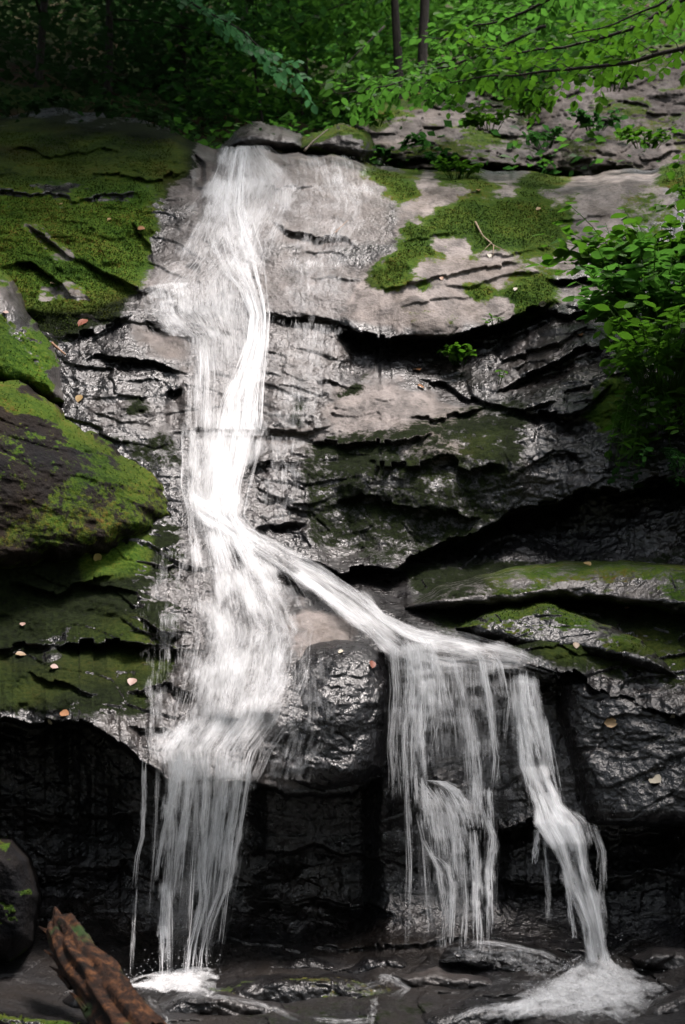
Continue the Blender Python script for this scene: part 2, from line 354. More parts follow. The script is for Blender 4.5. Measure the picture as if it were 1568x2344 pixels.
lipv = lip_v(us) + fbm(np.stack([us/45, us*0, us*0], -1), 1, 3, 3)*5
UU = np.repeat(us[None], len(tv), 0); VV = lipv[None] + (VB-lipv[None])*tv[:, None]
def coarse(f, step=9):
    cu = np.arange(-430, 2010, step); cv = np.arange(150, 2630, step); g = f(*np.meshgrid(cu, cv))
    def ev(u, v):
        x = np.clip((u-cu[0])/step, 0, len(cu)-1.001); y = np.clip((v-cv[0])/step, 0, len(cv)-1.001)
        i = x.astype(int); j = y.astype(int); a = x-i; b = y-j
        return (g[j, i]*(1-a)+g[j, i+1]*a)*(1-b)+(g[j+1, i]*(1-a)+g[j+1, i+1]*a)*b
    return ev
baseD = coarse(BASE)
def ledge_depth(u, v, D):
    for pl, A, L, B, L2, wv in LEDGES:
        pl = sorted(pl); xs = np.array([p[0] for p in pl], float); ys = np.array([p[1] for p in pl], float)
        e = np.interp(u, xs, ys) + vnoise(np.stack([u/60, u*0+xs[0], u*0], -1), 5)*wv*1.2 + (_h(np.floor(u/31+vnoise(np.stack([u/20, u*0, u*0], -1), 8)*.4).astype(np.int64), np.int64(int(xs[0])), np.int64(3), 4)-.5)*wv*1.5 + vnoise(np.stack([u/14, u*0+xs[0], u*0], -1), 6)*wv*.28
        m = min(50, (xs[-1]-xs[0])*.35); tp = sstep(xs[0]-m*.3, xs[0]+m, u)*sstep(-xs[-1]-m*.3, -xs[-1]+m, -u)
        d = v-e
        D = D + np.where(d > 0, A*sstep(0, 5, d)*np.exp(-np.maximum(d, 0)/L), 0)*tp - np.where(d <= 0, B*np.exp(np.minimum(d, 0)/L2), B*np.exp(-np.maximum(d, 0)/4))*tp
    return D
def region(u, v, polys, soft=14, wob=None):
    r = np.zeros(np.shape(u))
    for poly, val in polys:
        q = np.array(poly); m = (u > q[:, 0].min()-60) & (u < q[:, 0].max()+60) & (v > q[:, 1].min()-60) & (v < q[:, 1].max()+60)
        if not m.any(): continue
        s = seg_d(u[m], v[m], poly)
        if wob is not None: s = s + wob[m]
        x = sstep(-soft, soft, s)*abs(val)
        r[m] = np.maximum(r[m], x) if val > 0 else r[m]*(1-x)
    return r
MOSS = [
 ([(-420,430),(60,440),(180,452),(330,430),(362,470),(348,540),(342,610),(304,655),(288,735),(215,765),(150,800),(60,700),(-420,640)], 1),
 ([(-420,262),(120,250),(380,285),(445,330),(430,400),(300,430),(-420,430)], .85),
 ([(755,340),(830,362),(890,382),(965,396),(972,460),(905,490),(884,425),(830,378),(770,352)], .95),
 ([(985,468),(1050,436),(1110,446),(1190,428),(1330,438),(1318,505),(1288,560),(1200,600),(1160,585),(1080,592),(1060,570),(1000,560),(960,520)], .86),
 ([(990,388),(1110,380),(1120,415),(1250,400),(1300,408),(1290,430),(1180,432),(1040,440),(1000,420)], .9),
 ([(930,505),(990,520),(1010,545),(1060,590),(1010,610),(905,652),(848,642),(880,590),(905,540)], .95),
 ([(1060,650),(1140,665),(1190,630),(1262,620),(1290,690),(1240,720),(1190,730),(1180,690),(1090,690)], .95),
 ([(925,705),(1010,688),(1005,720),(940,738)], .9), ([(1015,705),(1065,712),(1030,735)], .8), ([(940,655),(1010,645),(1020,658),(945,668)], .8),
 ([(700,1022),(880,1002),(970,1000),(1060,925),(1185,915),(1228,1000),(1190,1120),(1150,1230),(1000,1292),(860,1292),(720,1240),(690,1130)], .55),
 ([(790,880),(830,870),(825,905),(780,910)], .8), ([(668,905),(690,905),(685,965),(665,960)], .7),
 ([(-420,1255),(190,1258),(340,1240),(332,1300),(300,1372),(280,1440),(100,1475),(-420,1480)], .85),
 ([(-420,1490),(150,1500),(205,1550),(160,1625),(-420,1640)], .8),
 ([(915,1395),(1100,1308),(1400,1298),(1568,1325),(1990,1320),(1990,1400),(1568,1390),(1300,1345),(1150,1360)], .75),
 ([(1030,1435),(1120,1398),(1280,1405),(1420,1455),(1560,1560),(1420,1505),(1250,1502),(1100,1465)], .95),
 ([(1328,955),(1400,830),(1435,880),(1440,960),(1380,1000)], .9),
 ([(300,915),(345,920),(345,950),(300,950)], .8), ([(250,1000),(400,990),(420,1060),(330,1070)], .6),
 ([(1500,370),(1700,360),(1700,470),(1510,430)], .9),
 ([(1420,440),(1500,430),(1560,500),(1500,560),(1430,520)], .55),
 ([(1130,1250),(1500,1230),(1568,1260),(1990,1230),(1990,1300),(1400,1300),(1150,1300)], .3),
 ([(500,2280),(760,2262),(1000,2290),(940,2400),(560,2400)], .4),
]
MOSS_OUT = [([(98,662),(150,648),(195,660),(205,690),(150,700),(105,690)], -1), ([(55,512),(85,520),(162,585),(140,590),(95,560)], -1),
 ([(125,708),(200,720),(250,740),(180,745)], -.9), ([(95,450),(160,460),(140,475),(100,470)], -.9), ([(190,448),(260,445),(270,460),(200,465)], -.8), ([(60,428),(150,432),(140,445),(70,440)], -.7),
 ([(1030,545),(1070,540),(1080,580),(1030,600),(1010,580)], -.9), ([(965,440),(1060,432),(1040,445),(975,462)], -.7)]
DRY_AND_SHEEN = [  # dry stone, plus pale patches standing in for sheen on wet film
 ([(640,560),(700,570),(780,620),(720,650),(650,640)], .55), ([(560,985),(760,985),(760,1005),(560,1003)], .6), ([(440,340),(900,345),(900,560),(640,560),(440,470)], .4), ([(320,640),(440,600),(450,650),(330,660)], .5), ([(620,760),(790,770),(770,900),(620,900)], .25),
 ([(600,332),(760,345),(885,382),(905,470),(880,540),(780,545),(640,505),(560,440)], .48),
 ([(880,388),(1000,395),(1300,400),(1520,385),(1540,480),(1330,600),(1250,630),(1262,690),(1150,735),(960,773),(860,768),(790,735),(820,650),(900,560),(900,470)], .92),
 ([(620,600),(780,600),(840,650),(800,735),(700,722),(620,715)], .42),
 ([(770,885),(900,880),(1010,925),(1080,945),(990,1002),(860,1005),(740,1000)], .8), ([(900,1015),(1060,1010),(1080,1045),(940,1040)], .6),
 ([(300,735),(430,790),(425,850),(370,820),(290,770)], .7), ([(180,910),(400,925),(430,990),(330,1000),(210,960)], .2),
 ([(690,1378),(810,1440),(770,1478),(690,1495),(650,1440)], .75), ([(610,1740),(760,1760),(740,1812),(600,1795)], .5),
 ([(98,662),(150,648),(195,660),(205,690),(150,700),(105,690)], .8), ([(55,512),(85,520),(162,585),(140,590),(95,560)], .7), ([(125,708),(200,720),(250,740),(180,745)], .7),
 ([(360,425),(470,420),(460,470),(390,480)], .55),
 ([(1180,690),(1420,640),(1420,680),(1260,712)], .6), ([(1170,1080),(1380,1050),(1330,1110),(1200,1150)], .15), ([(1190,780),(1400,745),(1250,830),(1140,880)], .2),
 ([(300,1260),(440,1250),(440,1480),(400,1480),(320,1400)], .12), ([(200,1500),(440,1480),(440,1740),(330,1720),(230,1640)], .1),
 ([(440,340),(640,335),(640,700),(330,700),(320,620),(440,480)], .28), ([(380,760),(780,720),(780,1000),(400,1000)], .16), ([(420,1000),(700,1020),(700,1200),(430,1180)], .1),
 ([(390,1180),(690,1380),(650,1800),(330,1790),(400,1500)], .12),
 ([(1260,520),(1440,470),(1380,590),(1290,600)], .7),
]
def rock_attrs(u, v, W, polys=True, seed=0, moss_amt=0.0, dry_amt=0.0):
    n = grid_normals(W) if W.ndim == 3 else None
    wob = (fbm(W, 5, 4, 50+seed)*20 + fbm(W, 1.6, 2, 49+seed)*16).astype(np.float32)
    moss = region(u, v, MOSS, 26, wob) if polys else np.zeros(u.shape)
    if polys: 
        for q in MOSS_OUT: 
            moss = moss*(1-region(u, v, [(q[0], -q[1])], 8, wob*.5))
    dry = region(u, v, DRY_AND_SHEEN, 16, wob*1.2) if polys else np.full(u.shape, dry_amt)
    if moss_amt: moss = np.maximum(moss, sstep(.25, .75, n[..., 2]+fbm(W, 3, 3, 60+seed)*.35)*moss_amt)
    return moss, dry, n
SLAB = [([(560,335),(900,385),(1540,385),(1540,480),(1330,600),(1250,690),(960,772),(790,735),(620,715),(560,500)], 1)]
RUGGED = [([(1100,760),(1420,640),(1568,700),(1990,700),(1990,1350),(1300,1200),(1150,950)], 1), ([(130,790),(430,850),(420,1000),(210,980)], .4), ([(560,1000),(700,1020),(700,1250),(590,1230)], .9),
 ([(620,840),(790,860),(760,980),(620,980)], .6), ([(300,1250),(440,1250),(440,1770),(230,1640),(300,1480)], .7), ([(640,580),(830,560),(830,720),(640,720)], .15), ([(880,1300),(1990,1260),(1990,1900),(1300,1550)], .55)]
def detail(W, u, v, amp=1.0, seed=0, slab=None, rug=None):
    q = W*np.array([1, .6, 1]); x = W[..., 0]; z = W[..., 2]
    slab = region(u, v, SLAB, 40) if slab is None else slab; rug = np.maximum(region(u, v, RUGGED, 40), sstep(2150, 2230, v)) if rug is None else rug
    k = np.clip(.30 + .75*rug - .22*slab, .08, 1.1)*amp
    warp = fbm(q, 1.1, 3, 21+seed)*.16
    tilt = np.where(x > 0, .22, -.12)*x
    s = z - tilt + warp
    r = 0
    for h, a, sd in ((.36, .07, 31), (.16, .022, 32)):
        f = s/h + vnoise(q*np.array([.5, 1, .5])*3, sd+seed)*.35; fr = f-np.floor(f)
        lay = _h(np.floor(f).astype(np.int64), np.int64(sd), np.int64(0), 9)
        am = np.clip(vnoise(np.stack([x*1.7, np.floor(f)*3.7, z*.5], -1), sd+7)*.9+.45, 0, 1)
        e = np.where(fr < .06, fr/.06, 1)
        r = r - a*am*k*(.4+.8*lay)*(1-fr)**1.4*e
    r = r*np.clip(.35+.9*vnoise(q*1.3, 77+seed)+.3, .1, 1.2)
    c1, e1 = cells(np.stack([x*3.2+z*.6, W[..., 1]*2, (z-tilt+warp*.6)*7.5], -1), 70+seed)
    r = r - c1*.04*k - .01*k*sstep(.0, .12, e1)
    r = r - fbm(q, 2.0, 3, 80+seed)*.05*amp*np.clip(1-.2*slab, .3, 1)
    kk = np.clip(.55+.6*rug-.22*slab, .15, 1.2)*min(1., amp*1.4)
    r = r - fbm(q, 7, 4, 81+seed)*.026*kk
    kk = kk*(1-.55*sstep(1800, 1900, v)*(1-sstep(2120, 2200, v))); r = r - np.abs(vnoise(q*17, 82+seed))*.007*kk - fbm(q*np.array([.7, 1, 2.2]), 11, 3, 84+seed)*.010*kk - fbm(q*np.array([1, 1, 1.3]), 40, 2, 83+seed)*(.0042+.0030*np.clip(1-1.3*slab, 0, 1))*kk
    return r
def build_cliff():
    D = ledge_depth(UU, VV, baseD(UU, VV)); W0 = P(UU, VV, baseD(UU, VV))
    dt = detail(W0, UU, VV); flat = 1-.25*sstep(2120, 2220, VV)
    D = D + dt*flat
    moss, dry, _ = rock_attrs(UU, VV, W0)
    D = D - moss*(.014+.014*fbm(W0, 14, 3, 90)+.05*fbm(W0*np.array([1, 1, 1.6]), 3.2, 3, 92)*(1-region(UU, VV, SLAB, 40)))
    roll = sstep(.018, 0, tv)[:, None]; D = D + roll**2*.9               # the brow turns back and away
    W = P(UU, VV, D); n = grid_normals(W)
    up = sstep(.35, .8, n[..., 2]+fbm(W0, 3, 3, 61)*.3)
    low = region(UU, VV, [([(-420,1240),(420,1180),(420,1500),(330,1640),(-420,1660)], 1), ([(900,1290),(1990,1230),(1990,1660),(1300,1540),(1000,1450)], .8), ([(-420,262),(430,300),(330,660),(150,800),(-420,900)], 1), ([(700,1000),(1230,920),(1150,1250),(720,1250)], .8)], 30)
    moss = np.maximum(moss*np.clip(.35+up, 0, 1) if False else moss, up*low*.9)
    tone = np.clip(region(UU, VV, [([(-420,420),(350,420),(350,640),(200,700),(-420,680)], .85), ([(740,330),(1700,350),(1700,480),(1290,720),(900,740),(850,640)], .6), ([(-420,262),(440,300),(420,420),(-420,430)], .15), ([(-420,1250),(340,1240),(330,1480),(-420,1480)], .06), ([(-420,1480),(240,1490),(200,1640),(-420,1640)], .05), ([(180,1250),(340,1235),(330,1300),(200,1320)], .8), ([(1030,1430),(1568,1390),(1568,1560),(1250,1500)], .1), ([(1320,830),(1450,830),(1440,1000),(1320,1000)], .6)], 40) + fbm(W0, 1.3, 3, 95)*.16*moss - .07, 0, 1)  # moss tone follows light: bright on lit banks, darkened where shade falls
    warm = np.clip(.28+fbm(W0, .8, 3, 96)*.5, 0, .7); warm = np.maximum(warm, .80*sstep(2120, 2190, VV+fbm(W0, 3, 3, 98)*40))
    keep = None
    me = mesh_np('rock_face', W.reshape(-1, 3), grid_faces(*UU.shape), dict(moss=moss, dry=dry, warm=warm, moss_tone_and_light=tone))
    link('rock_face', me, ROCK, kind='structure', label='wet stepped rock face behind the waterfall')
    return D, W, n, moss
CD, CW, CN, CMOSS = build_cliff()
# composite surface the water, leaves and plants sit on
GU = np.arange(-60, 1640, 4.0); GV = np.arange(240, 2420, 4.0); GUU, GVV = np.meshgrid(GU, GV)
def cliff_lookup(u, v):
    iu = np.interp(u, us, np.arange(len(us))); t = (v-np.interp(u, us, lipv))/(VB-np.interp(u, us, lipv)); it = np.interp(t, tv, np.arange(len(tv)))
    i = np.clip(iu.astype(int), 0, len(us)-2); j = np.clip(it.astype(int), 0, len(tv)-2); a = iu-i; b = it-j
    d = (CD[j, i]*(1-a)+CD[j, i+1]*a)*(1-b)+(CD[j+1, i]*(1-a)+CD[j+1, i+1]*a)*b
    return np.where(t < 0, 14.0, d)
SURF = cliff_lookup(GUU, GVV)
def surf(u, v, g=None):
    g = SURF if g is None else g
    x = np.clip((np.asarray(u, float)-GU[0])/4, 0, len(GU)-1.001); y = np.clip((np.asarray(v, float)-GV[0])/4, 0, len(GV)-1.001)
    i = x.astype(int); j = y.astype(int); a = x-i; b = y-j
    return (g[j, i]*(1-a)+g[j, i+1]*a)*(1-b)+(g[j+1, i]*(1-a)+g[j+1, i+1]*a)*b
# ------------------------------------------------------------------ rocks set into or lying on the face
PATCH_MOSS = []
def rock_patch(name, label, poly, ctrl, back, edge, moss=0., dry=0., tone=.3, amp=.6, seed=0, step=3.0, cat='rock', wobble=7, warm=.4, mosspoly=None, group=None, rugv=.3):
    q = np.array(poly, float); cu = np.arange(q[:, 0].min()-24, q[:, 0].max()+25, step); cv = np.arange(q[:, 1].min()-24, q[:, 1].max()+25, step)
    U, Vv = np.meshgrid(cu, cv); f = rbf(ctrl) if len(ctrl) > 3 else (lambda u, v: np.full(u.shape, float(ctrl[0][2])))
    Y0 = f(U, Vv); W0 = P(U, Vv, Y0)
    sd = seg_d(U, Vv, poly) + fbm(W0, 6, 3, 40+seed)*wobble
    a = np.clip(sd/edge, 0, 1); prof = np.sqrt(np.clip(1-(1-a)**2, 0, 1))
    Y = Y0 + back*(1-prof) + np.where(sd < 0, -sd*.05*back/.3, 0) + detail(W0, U, Vv, amp, seed, np.zeros(U.shape), np.full(U.shape, rugv))*np.clip(sd/20, 0, 1)
    W = P(U, Vv, Y); n = grid_normals(W)
    m = np.zeros(U.shape)
    if moss: m = sstep(.42, .85, n[..., 2]+fbm(W0, 3, 3, 60+seed)*.45)*moss; Y = Y - m*.02*fbm(W0, 20, 3, 91); W = P(U, Vv, Y)
    if mosspoly: m = np.maximum(m, region(U, Vv, mosspoly, 14, fbm(W0, 5, 4, 52)*16))
    d = np.clip(dry + fbm(W0, 2.5, 3, 66+seed)*.18*(dry > 0), 0, 1)
    keep = sd > -14
    fcs = grid_faces(*U.shape, keep=keep); used = np.unique(fcs); mp = np.full(U.size, -1); mp[used] = np.arange(len(used))
    ti = np.clip(tone + fbm(W0, 1.5, 3, 97+seed)*.3, 0, 1)
    me = mesh_np(name, W.reshape(-1, 3)[used], mp[fcs], dict(moss=m.ravel()[used], dry=d.ravel()[used], warm=np.full(len(used), warm), moss_tone_and_light=ti.ravel()[used]))
    o = link(name, me, ROCK); tag(o, label, cat, group)
    mk = (m > .6) & keep; PATCH_MOSS.append((W[mk], n[mk], step*step))
    # fold into the composite surface
    Yg = np.where(keep, Y, 99)
    iu = (GU >= cu[0]) & (GU <= cu[-1]); iv = (GV >= cv[0]) & (GV <= cv[-1])
    if iu.any() and iv.any():
        a_ = np.clip(np.round((GU[iu]-cu[0])/step).astype(int), 0, len(cu)-1); b_ = np.clip(np.round((GV[iv]-cv[0])/step).astype(int), 0, len(cv)-1)
        sub = Yg[np.ix_(b_, a_)]; ix = np.ix_(np.where(iv)[0], np.where(iu)[0]); SURF[ix] = np.minimum(SURF[ix], sub)
    return o
rock_patch('mossy_boulder', 'big brown boulder with bright moss along its sloping top, left edge', [(-420,790),(-120,840),(0,868),(60,885),(130,930),(190,985),(290,1045),(380,1095),(418,1140),(400,1180),(360,1225),(250,1270),(100,1290),(-100,1320),(-420,1330)],
  [(-420,800,7.6),(0,880,8.35),(200,1000,8.55),(400,1130,8.8),(-420,1300,7.0),(0,1250,7.95),(200,1230,8.2),(360,1200,8.5),(0,1060,8.05),(200,1120,8.3)], .45, 70, moss=.8, tone=.4, seed=3, wobble=15, warm=1., cat='boulder', amp=.55, dry=.0,
  mosspoly=[([(-420,780),(0,862),(130,925),(200,985),(420,1135),(380,1135),(200,1030),(130,975),(0,930),(-420,900)], 1), ([(190,1060),(420,1130),(380,1230),(100,1270),(0,1240)], .5), ([(-420,900),(0,940),(200,1050),(300,1180),(100,1290),(-420,1330)], .34)])
rock_patch('mossy_rock', 'narrow moss topped rock wedged above the big left boulder', [(-420,590),(-60,610),(0,632),(30,660),(70,730),(120,790),(140,850),(150,920),(110,925),(50,890),(-60,860),(-420,830)],
  [(-420,600,8.4),(0,650,9.1),(100,790,9.05),(140,900,8.95),(-60,860,8.6),(0,800,8.75),(-420,830,8.0)], .35, 45, moss=1., tone=.6, seed=5, dry=.25, cat='rock', amp=.5,
  mosspoly=[([(-420,720),(0,735),(60,790),(130,880),(100,925),(0,870),(-420,830)], .95)])
rock_patch('dark_boulder', 'dark wet glistening boulder standing between the two lower falls', [(655,1500),(700,1478),(770,1462),(840,1468),(880,1500),(895,1560),(890,1680),(872,1760),(830,1800),(740,1818),(660,1806),(610,1790),(625,1690),(640,1590)],
  [(700,1490,7.72),(860,1490,7.66),(640,1650,7.5),(770,1600,7.42),(880,1650,7.5),(640,1780,7.42),(760,1800,7.36),(860,1770,7.45)], .3, 60, seed=8, dry=.0, warm=.1, cat='boulder', amp=.7)
rock_patch('mossy_slab', 'thin mossy slab with pale edge right of the chute, upper one', [(905,1398),(940,1375),(1010,1345),(1120,1318),(1260,1300),(1420,1290),(1568,1300),(1800,1310),(1800,1420),(1568,1400),(1380,1372),(1240,1370),(1120,1385),(1010,1400)],
  [(905,1400,8.2),(1100,1330,8.25),(1300,1310,8.3),(1568,1320,8.1),(1800,1320,7.8),(1000,1395,8.1),(1240,1375,8.05),(1568,1400,7.8)], .25, 26, moss=.6, tone=.12, seed=11, cat='rock slab', amp=.5, step=2.6, dry=.15)
rock_patch('mossy_slab', 'humped mossy slab with folded layers just above the right fall', [(1020,1440),(1080,1412),(1160,1388),(1250,1382),(1310,1402),(1400,1430),(1500,1490),(1570,1560),(1480,1530),(1400,1508),(1290,1500),(1220,1488),(1130,1470)],
  [(1030,1440,7.98),(1250,1390,8.02),(1400,1440,7.9),(1560,1550,7.6),(1120,1465,7.9),(1290,1498,7.8),(1450,1510,7.65)], .22, 28, moss=.7, tone=.2, seed=13, cat='rock slab', amp=.5, step=2.4)
rock_patch('overhanging_rock', 'dark rounded overhanging rock at the lower right edge', [(1290,1535),(1400,1560),(1500,1600),(1568,1640),(1900,1700),(1900,1910),(1568,1895),(1440,1898),(1350,1880),(1310,1780),(1280,1640)],
  [(1300,1550,7.75),(1450,1600,7.6),(1568,1660,7.5),(1320,1860,7.55),(1450,1890,7.35),(1568,1890,7.3),(1900,1700,7.0),(1900,1900,6.8)], .22, 45, moss=.35, tone=.1, seed=17, amp=.8, cat='rock')
rock_patch('round_stone', 'rounded dark stone in shadow behind the top of the fall', [(520,335),(540,305),(580,290),(630,300),(680,318),(690,338),(640,345),(560,345)], [(0,0,12.3)], .3, 22, moss=.5, tone=0, seed=19, cat='stone', dry=.2, warm=.2)
rock_patch('round_stone', 'brownish mossy stone at the brow beside the thin stick', [(690,340),(720,318),(780,300),(830,310),(850,345),(830,368),(760,350)], [(0,0,12.1)], .3, 24, moss=.7, tone=.1, seed=23, cat='stone', dry=.1, warm=.8)
# streambed stones
for i, (pl, yy, lab, ms, ed) in enumerate([
  ([(480,2265),(560,2240),(700,2232),(800,2240),(900,2262),(980,2300),(1000,2380),(480,2380)], 6.95, 'low green-black streambed rock between the two splashes', .45, 40),
  ([(1030,2168),(1100,2150),(1230,2158),(1330,2185),(1400,2215),(1380,2262),(1250,2262),(1100,2232),(1000,2200)], 7.35, 'flat brown wet stone under the middle veil of water', .0, 26),
  ([(900,2232),(1000,2215),(1120,2236),(1200,2265),(1180,2292),(1040,2290),(930,2270)], 7.1, 'small wet streambed stone just below the flat brown one', .15, 22),
  ([(860,2380),(960,2315),(1080,2285),(1200,2290),(1330,2310),(1420,2344),(1430,2420),(860,2420)], 6.6, 'shiny wet boulder at the bottom edge under the right splash', .1, 45),
  ([(1430,2344),(1480,2300),(1540,2265),(1640,2240),(1700,2420),(1420,2420)], 6.7, 'dark mossy rock in the bottom right corner', .3, 36),
  ([(360,2300),(430,2268),(520,2275),(640,2298),(700,2340),(700,2420),(330,2420)], 6.7, 'speckled wet rock below the left splash', .0, 30),
  ([(560,2215),(620,2190),(700,2185),(770,2205),(780,2232),(680,2245),(590,2240)], 7.5, 'dim rounded rock under the black hollow, left of the middle veil', .2, 34),
  ([(790,2225),(840,2190),(910,2180),(960,2200),(965,2232),(880,2250),(810,2246)], 7.45, 'low dark rock where the middle veil meets the streambed', .1, 30),
  ([(690,2350),(720,2318),(780,2300),(850,2312),(872,2344),(860,2420),(690,2420)], 6.7, 'dark wet rock at the bottom edge between the two splashes', .25, 34),
  ([(1440,2190),(1490,2168),(1560,2165),(1650,2190),(1650,2240),(1540,2250),(1460,2228)], 7.3, 'dark rock at the right edge beside the large splash', .2, 32),
  ([(140,2290),(180,2262),(240,2258),(290,2280),(300,2320),(220,2335),(150,2325)], 6.75, 'small dark stone behind the rotten log', .2, 26),
  ([(-60,2310),(60,2318),(150,2325),(260,2350),(300,2420),(-60,2420)], 6.1, 'mossy grey rock in the bottom left corner', .7, 20)]):
    rock_patch('streambed_rock', lab, pl, [(0, 0, yy)], .28, ed, moss=ms, tone=.2, seed=30+i, cat='rock', dry=.06 if i in (1, 2, 3, 5) else .02, warm=.3, amp=.8, group='wet rocks of the streambed')
# the crag above the slab on the right
rock_patch('mossy_rock', 'dim mossy rock half seen at the lower left edge beyond the log', [(-200,1930),(-40,1922),(25,1928),(62,1965),(84,2050),(66,2150),(20,2200),(-200,2230)], [(0,0,7.0)], .35, 50, moss=.9, tone=.25, seed=47, warm=.95)
rock_patch('rocky_crag', 'sunlit grey lichen crag rising at the top right', [(1180,330),(1230,240),(1320,180),(1430,138),(1568,105),(1760,80),(1760,430),(1500,420),(1330,405),(1250,395)],
  [(1200,360,13.2),(1350,200,13.8),(1568,120,14.0),(1760,90,13.5),(1760,400,12.4),(1500,400,12.6),(1300,390,12.7),(1450,270,13.3)], .6, 50, moss=.6, tone=.3, seed=41, dry=.5, amp=1.5, warm=.95, cat='crag', wobble=12, rugv=.5)
rock_patch('rocky_crag', 'brown shaggy outcrop under the hanging green branch', [(815,345),(830,270),(880,232),(960,215),(1060,215),(1160,240),(1260,300),(1290,400),(1100,392),(980,392),(880,375)],
  [(820,340,13.2),(900,240,13.9),(1060,225,14.2),(1250,320,13.6),(1280,395,13.0),(1000,385,12.8),(1050,300,13.4)], .6, 50, moss=.7, tone=.2, seed=43, dry=.34, amp=1.5, warm=.9, cat='crag', wobble=12, rugv=.5)
# ------------------------------------------------------------------ hillside, ground
def hz_np(X, Yh): return 5.8 + (Yh-12.2)*(.66 + .16*sstep(0, -4, X) - .02*sstep(1.5, 5, X)) + np.maximum(0, -X-3)*.25
def hill():
    xs = np.linspace(-16, 18, 140); ts = np.linspace(0, 1, 120); X, T = np.meshgrid(xs, ts)
    Yh = 12.2 + T*30; Z = hz_np(X, Yh)
    Wh = np.stack([X, Yh, Z], -1); Z = Z + fbm(Wh, .35, 4, 120)*.7 + fbm(Wh, 2, 3, 121)*.12
    Wh[..., 2] = Z
    b = NB('forest_floor'); co = b.obj(); n = b.noise(co, 3, 6, .7); m = b.noise(co, .8, 3)
    c = b.mix(b.ramp(m, (.4, 0.0), (.6, 1.0)), b.ramp(n, (.3, (.02, .015, .010)), (.7, (.075, .05, .03))), b.ramp(n, (.3, (.012, .02, .008)), (.7, (.04, .06, .015))))
    mat = b.done(b.bsdf(c, .95, b.bump(n, .8, .05), spec=.1).outputs[0])
    link('hillside', mesh_np('hillside', Wh.reshape(-1, 3), grid_faces(*X.shape)), mat, kind='structure')
    g = np.stack(np.meshgrid(np.linspace(-200, 200, 60), np.linspace(-250, 150, 60)), -1); z = -.75 + fbm(np.concatenate([g, g[..., :1]*0], -1), .1, 3, 130)*.25
    link('ground', mesh_np('ground', np.concatenate([g, z[..., None]], -1).reshape(-1, 3), grid_faces(60, 60)), mat, kind='structure')
    return mat
SOIL = hill()
# ------------------------------------------------------------------ leaves
def leaf_template(kind='oval'):
    if kind == 'oval':
        pts = np.array([(0, 0, 0), (.26, .24, .03), (.34, .5, .0), (.22, .8, -.05), (0, 1, -.12), (-.22, .8, -.05), (-.34, .5, .0), (-.26, .24, .03), (0, .3, -.035), (0, .6, -.06)], float)
        f = [(0, 1, 8, 8), (1, 2, 9, 8), (2, 3, 9, 9), (3, 4, 9, 9), (4, 5, 9, 9), (5, 6, 9, 9), (6, 7, 8, 9), (7, 0, 8, 8)]
    else:   # diamond, two folded triangles
        pts = np.array([(0, 0, 0), (.3, .45, .06), (0, 1, -.08), (-.3, .45, .06)], float); f = [(0, 1, 2, 2), (0, 2, 3, 3)]
    return pts, f
OVAL = leaf_template('oval')
def frames(dirs, ups, roll=None):
    y = dirs/(np.linalg.norm(dirs, axis=-1, keepdims=True)+1e-9); x = np.cross(y, ups); x /= np.linalg.norm(x, axis=-1, keepdims=True)+1e-9; z = np.cross(x, y)
    return np.stack([x, y, z], -1)
def leaf_cloud(pos, dirs, ups, size, full=False, rng=RNG):
    tp, tf = OVAL if full else leaf_template('d')
    R = frames(dirs, ups); v = np.einsum('nij,kj->nki', R, tp)*np.asarray(size)[:, None, None] + pos[:, None]
    n, k = len(pos), len(tp)
    if full:
        tri = []
        for q in tf:
            q = list(dict.fromkeys(q)); tri.append((q[0], q[1], q[2]))
            if len(q) == 4: tri.append((q[0], q[2], q[3]))
        tf = np.array(tri)
    else: tf = np.array([(0, 1, 2), (0, 2, 3)])
    f = (tf[None]+(np.arange(n)*k)[:, None, None]).reshape(-1, 3)
    return v.reshape(-1, 3), f, np.repeat(rng.random(n), k)
def rand_dirs(n, rng, flat=.4):
    a = rng.random(n)*2*np.pi; return np.stack([np.cos(a), np.sin(a), (rng.random(n)-.6)*flat*2], -1)
def rand_ups(n, rng, tilt=.5): return np.stack([rng.normal(0, tilt, n), rng.normal(0, tilt, n), np.ones(n)], -1)
LEAF_MESH = {}
def leaf_mesh(mat):
    if mat.name not in LEAF_MESH:
        tp, tf = OVAL; me = bpy.data.meshes.new('leaf'); me.from_pydata(tp.tolist(), [], [tuple(dict.fromkeys(q)) for q in tf]); me.materials.append(mat)
        me.polygons.foreach_set('use_smooth', [True]*len(me.polygons)); LEAF_MESH[mat.name] = me
    return LEAF_MESH[mat.name]
from mathutils import Matrix
